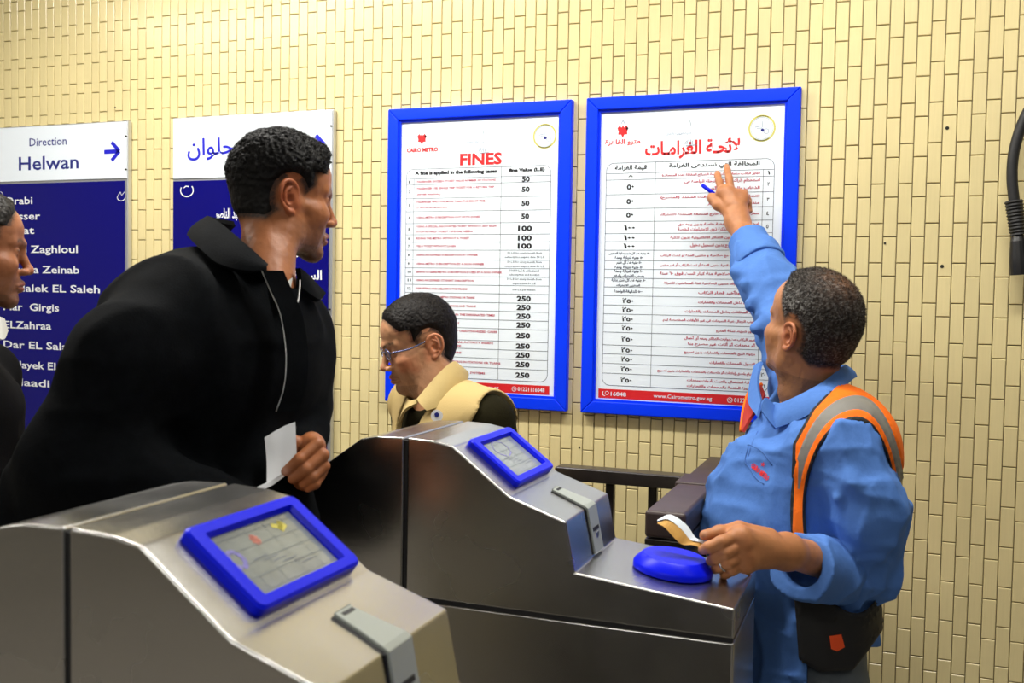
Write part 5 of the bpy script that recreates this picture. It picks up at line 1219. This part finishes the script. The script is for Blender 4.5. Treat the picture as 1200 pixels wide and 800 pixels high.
    # open below the near arm, hollow neck
    T.cap(neck+V(0, 0, .0)+body*.02, neck+V(0, 0, .25)+unit(V(*face))*.05, .058, .075, .01, 'sub')
    X = T.grid()-CAM; zc = X@FWD; px_ = 600+F_PX*(X@RGT)/zc; py_ = 400-F_PX*(X@UPV)/zc; del X
    T.F = np.maximum(T.F, np.minimum((py_-758)*zc/F_PX, (px_-946)*zc/F_PX).astype(np.float32))       # shorter at his side
    v, q = T.mesh(); v = smooth_mesh(v, q, 2, .4)
    fast_obj('shirt', [(v, q, np.tile(V(.085, .20, .54), (len(v), 1)))], M['shirt'], e)
    colr = np.array([.085, .20, .54, 1], np.float32)
    tint = lambda ob, c=colr: (ob.data.color_attributes.new('Col', 'FLOAT_COLOR', 'POINT').data.foreach_set('color', np.tile(c, len(ob.data.vertices))), ob)[1]
    # rolled cuffs
    K = Field(np.min([P(925, 620, 1.8), P(985, 715, 2.05)], 0)-.08, np.max([P(925, 610, 1.85), P(985, 715, 2.05)], 0)+.08, .004)
    ca, cb = P(942, 664, 1.86), P(977, 670, 1.965)
    K.cap(ca, cb, .061, .062, .01); K.cap(P(968, 640, 1.90), P(975, 700, 1.91), .014, .010, .02, w=True)
    cloth_noise(K, .006, 95, 14., ((1, 1, .6), (1.3, .5, 1)))
    ax = unit(ca-cb); X = K.grid(); K.F = np.maximum(K.F, ((X-(ca+ax*.012))@ax).astype(np.float32)); K.cap(ca+ax*.06, ca-ax*.02, .040, .036, .004, 'sub')
    v, q = K.mesh(); fast_obj('cuff', [(v, q, np.tile(colr[:3], (len(v), 1)))], M['shirt'], e)
    K = Field(np.min([P(850, 265, 2.4), P(940, 330, 2.55)], 0)-.06, np.max([P(850, 265, 2.6), P(940, 330, 2.55)], 0)+.08, .004)
    ca, cb = P(878, 284, 2.53), P(890, 308, 2.47)
    K.cap(ca, cb, .050, .063, .01); cloth_noise(K, .005, 96, 14., ((1, 1, .6), (1.3, .5, 1)))
    ax = unit(ca-cb); X = K.grid(); K.F = np.maximum(K.F, ((X-(ca+ax*.010))@ax).astype(np.float32)); K.F = np.maximum(K.F, (-(X-(cb-ax*.015))@ax).astype(np.float32)); K.cap(ca+ax*.06, ca-ax*.02, .044, .036, .004, 'sub')
    v, q = K.mesh(); fast_obj('cuff', [(v, q, np.tile(colr[:3], (len(v), 1)))], M['shirt'], e)
    # shirt collar: near side, back and far side
    tp = [P(905, 462, 2.21), P(900, 470, 2.14), P(908, 476, 2.065), P(932, 466, 2.03), P(962, 450, 2.03), P(984, 433, 2.08), P(990, 428, 2.16), P(975, 432, 2.24)]
    bt = [P(903, 480, 2.22), P(890, 484, 2.13), P(909, 502, 2.035), P(940, 490, 2.00), P(972, 470, 1.99), P(996, 446, 2.07), P(1002, 442, 2.17), P(980, 450, 2.26)]
    tint(strip('collar', tp[2:], bt[2:], .006, M['shirt'], e, n=5, bulge=.006, mid=neck, sm=8))
    tint(strip('collar', [P(908, 476, 2.065), P(903, 471, 2.06), P(897, 466, 2.055), P(893, 471, 2.05)], [P(909, 503, 2.033), P(903, 496, 2.035), P(897, 488, 2.04), P(892, 481, 2.045)], .005, M['shirt'], e, n=3, mid=neck))
    tint(strip('far_collar', [P(893, 424, 2.27), P(889, 440, 2.24), P(889, 455, 2.19), P(893, 470, 2.13)], [P(885, 428, 2.30), P(879, 452, 2.26), P(878, 472, 2.19), P(888, 488, 2.10)], .006, M['shirt'], e, n=4, mid=neck))
    # placket, pocket and its red mark
    q_ = spline([P(893, 480, 2.035), P(884, 492, 2.03), P(873, 520, 2.01), P(864, 560, 1.99)], 5)
    nrm = lambda p: p
    pk = [(873.5, 541), (875, 527), (877, 520)]
    # project helpers: find the shirt's surface in front of a point, along the line of sight
    bvh_v = v
    from mathutils.bvhtree import BVHTree
    so = next(o_ for o_ in e.children if o_.name.startswith('shirt')); bt_ = BVHTree.FromPolygons([tuple(x.co) for x in so.data.vertices], [tuple(p_.vertices) for p_ in so.data.polygons])
    def surf(px, py, off=.002, tree=bt_):
        d = ray(px, py); dn = unit(d); h = tree.ray_cast(Vector(CAM+dn*1.0), Vector(dn)); 
        return (np.array(h[0])-dn*off) if h[0] is not None else P(px, py, 2.05)
    pocket = [surf(*p, .0015) for p in ((873.5, 541), (874.5, 531), (877, 524), (882, 520.5))]
    for ln_ in ([(877, 522), (873, 540), (878, 548), (886, 560), (895, 567)], [(936-60, 521), (880, 521.5), (893, 529), (905, 545)]):
        MB().tube(spline([surf(a, b, .0006) for a, b in ln_], 4), .0011, 5).obj('pocket_seam', mat('seam_blue', (.05, .14, .42), .8), e, smooth=True)
    for k, ln_ in enumerate((((884, 492), (876, 506), (869, 530)), ((888, 505), (881, 520), (874, 545)))): MB().tube(spline([surf(a, b, .0006) for a, b in ln_], 4), .0009, 5).obj('placket_seam', bpy.data.materials['seam_blue'], e, smooth=True)
    lv, lf = glyphs('CAIRO METRO', .05, 1); mn, mx = lv.min(0), lv.max(0); mk = MB()
    def onshirt(u, w_): return surf(879+u*(899-879)+w_*3.5, 545+u*17-w_*6+2, .0018)
    mk.add([onshirt((a-mn[0])/(mx[0]-mn[0]), (b-mn[1])/(mx[1]-mn[1])) for a, b in lv], lf)
    for k in range(5):
        t = k*2*pi/5; c_ = [(894+3.2*cos(x)*r, 544+3.4*sin(x)*r) for x, r in ((t-.5, .45), (t, 1), (t+.5, .45))]; mk.add([surf(894, 544, .0018)]+[surf(a, b, .0018) for a, b in c_], [(0, 1, 2, 3)])
    mk.obj('chest_mark', M['ink_red'], e)
    # vest: shell over the torso cut to its outline
    VF = Field(T.lo, T.lo+T.h*(T.n-1), T.h); VF.n = T.n; VF.F = torso-.017
    cloth_noise(VF, .004, 99, 8.)
    R_, A_ = view_axes(940)
    def cut(X):
        r = X-CAM; zc = r@FWD; px = 600+F_PX*(r@RGT)/zc; py = 400-F_PX*(r@UPV)/zc
        side = (X-C)@l            # nearer side positive
        m = zc/F_PX
        xe = np.interp(py, [425, 445, 480, 520, 620, 800], [992, 984, 951, 929, 925, 938])
        front = (xe-px)*m                                     # positive: open front
        arm = (np.sqrt(((px-1004)/np.where(px < 1004, 60, 44))**2+((py-598)/np.where(py < 598, 104, 120))**2)-1)*.10
        arm = np.where(side > -.02, arm, .06)
        armR = np.sqrt((((X-shR)@body)/.085)**2+(((X-shR)[..., 2]+.05)/.12)**2+(((X-shR)@l)/.09)**2)*.085-.085
        neckh = np.linalg.norm((X-neck-V(0, 0, .03))*V(1, 1, .6), axis=-1)-.078
        return front, arm, armR, neckh
    def cut2(X):
        r = X-CAM; zc = r@FWD; px = 600+F_PX*(r@RGT)/zc; py = 400-F_PX*(r@UPV)/zc
        return (py-np.interp(px, [935, 960, 1000, 1015, 1036], [772, 787, 785, 766, 736]))*zc/F_PX
    Xg = VF.grid(); fr, arm, armR, nh = cut(Xg)
    for c_ in (fr, -arm, -armR, -nh): VF.F = np.maximum(VF.F, c_.astype(np.float32))
    fl = cut2(Xg); VF.F = np.maximum(VF.F, fl.astype(np.float32))
    v, q = VF.mesh(); v = smooth_mesh(v, q, 1, .3)
    fe = lambda X: np.minimum.reduce([-cut(X)[0], cut(X)[1], cut(X)[2], cut(X)[3]])
    for fn, t in ((fe, .0062), (lambda X: cut(X)[1], .014), (lambda X: cut(X)[1], .030)): v = snap(v, fn, t, VF.h)
    vq = v; v = vq[q].mean(1); fr, arm, armR, nh = cut(v); edge = np.minimum.reduce([-fr, arm, armR, nh])
    rr = v-CAM; py = 400-F_PX*(rr@UPV)/(rr@FWD); side = (v-C)@l
    pxx = 600+F_PX*(rr@RGT)/(rr@FWD); lab = np.where(edge < .0062, 1, np.where((arm > .014) & (arm < .030) & (py < 640) & (side > -.03) & (pxx > 936), 2, 0)); lab[(py > 688)] = 3; v = vq
    parts = split_parts(v, q, lab); vo = None
    for k, nm, mm in ((0, 'vest', M['vest_flat']), (3, 'vest_pocket_panel', M['binding']), (1, 'edge_binding', M['binding']), (2, 'reflective_tape', M['tape'])):
        if k in parts:
            ob = fast_obj(nm, [(parts[k][0], parts[k][1], None)], mm, e if vo is None else vo)
            if k == 0: vo = ob
    # far front panel of the vest
    strip('vest_far_panel', [P(893, 452, 2.28), P(880, 458, 2.27), P(873, 478, 2.24), P(870, 500, 2.20)], [P(897, 462, 2.22), P(889, 478, 2.17), P(880, 490, 2.15), P(871, 506, 2.14)], .006, M['vest_inside'], e, n=3, mid=C)
    MB().tube(spline([P(893, 450, 2.285), P(879, 458, 2.275), P(872, 478, 2.24), P(868.5, 505, 2.19)], 5), .0045, 6).obj('vest_far_binding', M['vest_flat'], e, smooth=True)
    # orange patch on the pocket panel
    tr = BVHTree.FromPolygons([tuple(x) for x in v], [tuple(int(i) for i in a) for a in q])
    pc = [(972, 745), (986, 743), (990, 758), (981, 763), (974, 760)]
    MB().add([surf(a, b, .004, tr) for a, b in pc]+[surf(a, b, .001, tr) for a, b in pc], [(4, 3, 2, 1, 0)]+[(i, (i+1) % 5, 5+(i+1) % 5, 5+i) for i in range(5)]).obj('orange_patch', mat('patch_orange', (.95, .09, .01), .6), e)
    legs(e, hips-V(0, 0, .10), body, .1, M['trousers_grey'], M['shoe'], hr=.125)
    # pen
    a, b = P(822.5, 216.5, 2.655), P(842, 231, 2.632); c_ = b+(b-a)*.8
    o_ = empty('pen', tuple(b), 'blue pen held under the pointing fingers on the Arabic notice', 'pen')
    MB().tube([a, a+(b-a)*.03, a+(b-a)*.1, b], [.0030, .0045, .0050, .0050], 12).obj('cap', M['blue_plastic'], o_, smooth=True)
    MB().tube([b, c_], .0042, 12).obj('barrel', M['blue_plastic'], o_, smooth=True)
    # booklet
    e2 = empty('booklet', tuple(Q(800, 625, 1.80)), "folded brown-backed booklet with white pages in the worker's lowered hand", 'booklet')
    M['kraft'] = mat('brown_cover_paper', (.50, .27, .06), .7, noise=.15, nscale=30); M['page'] = mat('page_white', (.72, .80, .88), .7)
    def sheet(top, bot, th, name, mm, off):
        T_, B_ = spline(top, 5), spline(bot, 5); k = len(T_); rows = np.array([T_*(1-t)+B_*t for t in (0, .33, .66, 1)])+FWD*off
        n = 4; vv = np.concatenate([rows.reshape(-1, 3), (rows+FWD*th).reshape(-1, 3)]); fs = []
        for a in range(n-1):
            for b in range(k-1): c = a*k+b; fs += [(c, c+k, c+k+1, c+1), (n*k+c, n*k+c+1, n*k+c+k+1, n*k+c+k)]
        rim = list(range(k))+[a*k+k-1 for a in range(1, n)]+[(n-1)*k+b for b in range(k-2, -1, -1)]+[a*k for a in range(n-2, 0, -1)]
        fs += [(rim[i], rim[(i+1) % len(rim)], n*k+rim[(i+1) % len(rim)], n*k+rim[i]) for i in range(len(rim))]
        return mesh_obj(name, vv, fs, mm, e2)
    top = [Q(771, 612, 1.83), Q(786, 606, 1.825), Q(804, 617, 1.82), Q(815, 632, 1.81), Q(822, 636, 1.805), Q(850, 645, 1.815), Q(878, 664, 1.85)]
    bot = [Q(770, 613, 1.80), Q(779, 618, 1.79), Q(791, 631, 1.79), Q(800, 638, 1.795), Q(817, 640, 1.795), Q(850, 660, 1.81), Q(880, 676, 1.845)]
    sheet(top, bot, .0015, 'cover', M['kraft'], 0.)
    t2 = [p+UPV*.004 for p in top]; b2 = [p+UPV*.002 for p in bot]
    b2 = [t*.6+b*.4 for t, b in zip(t2, b2)]
    sheet(t2, b2, .003, 'pages', M['page'], .002)
man_worker()
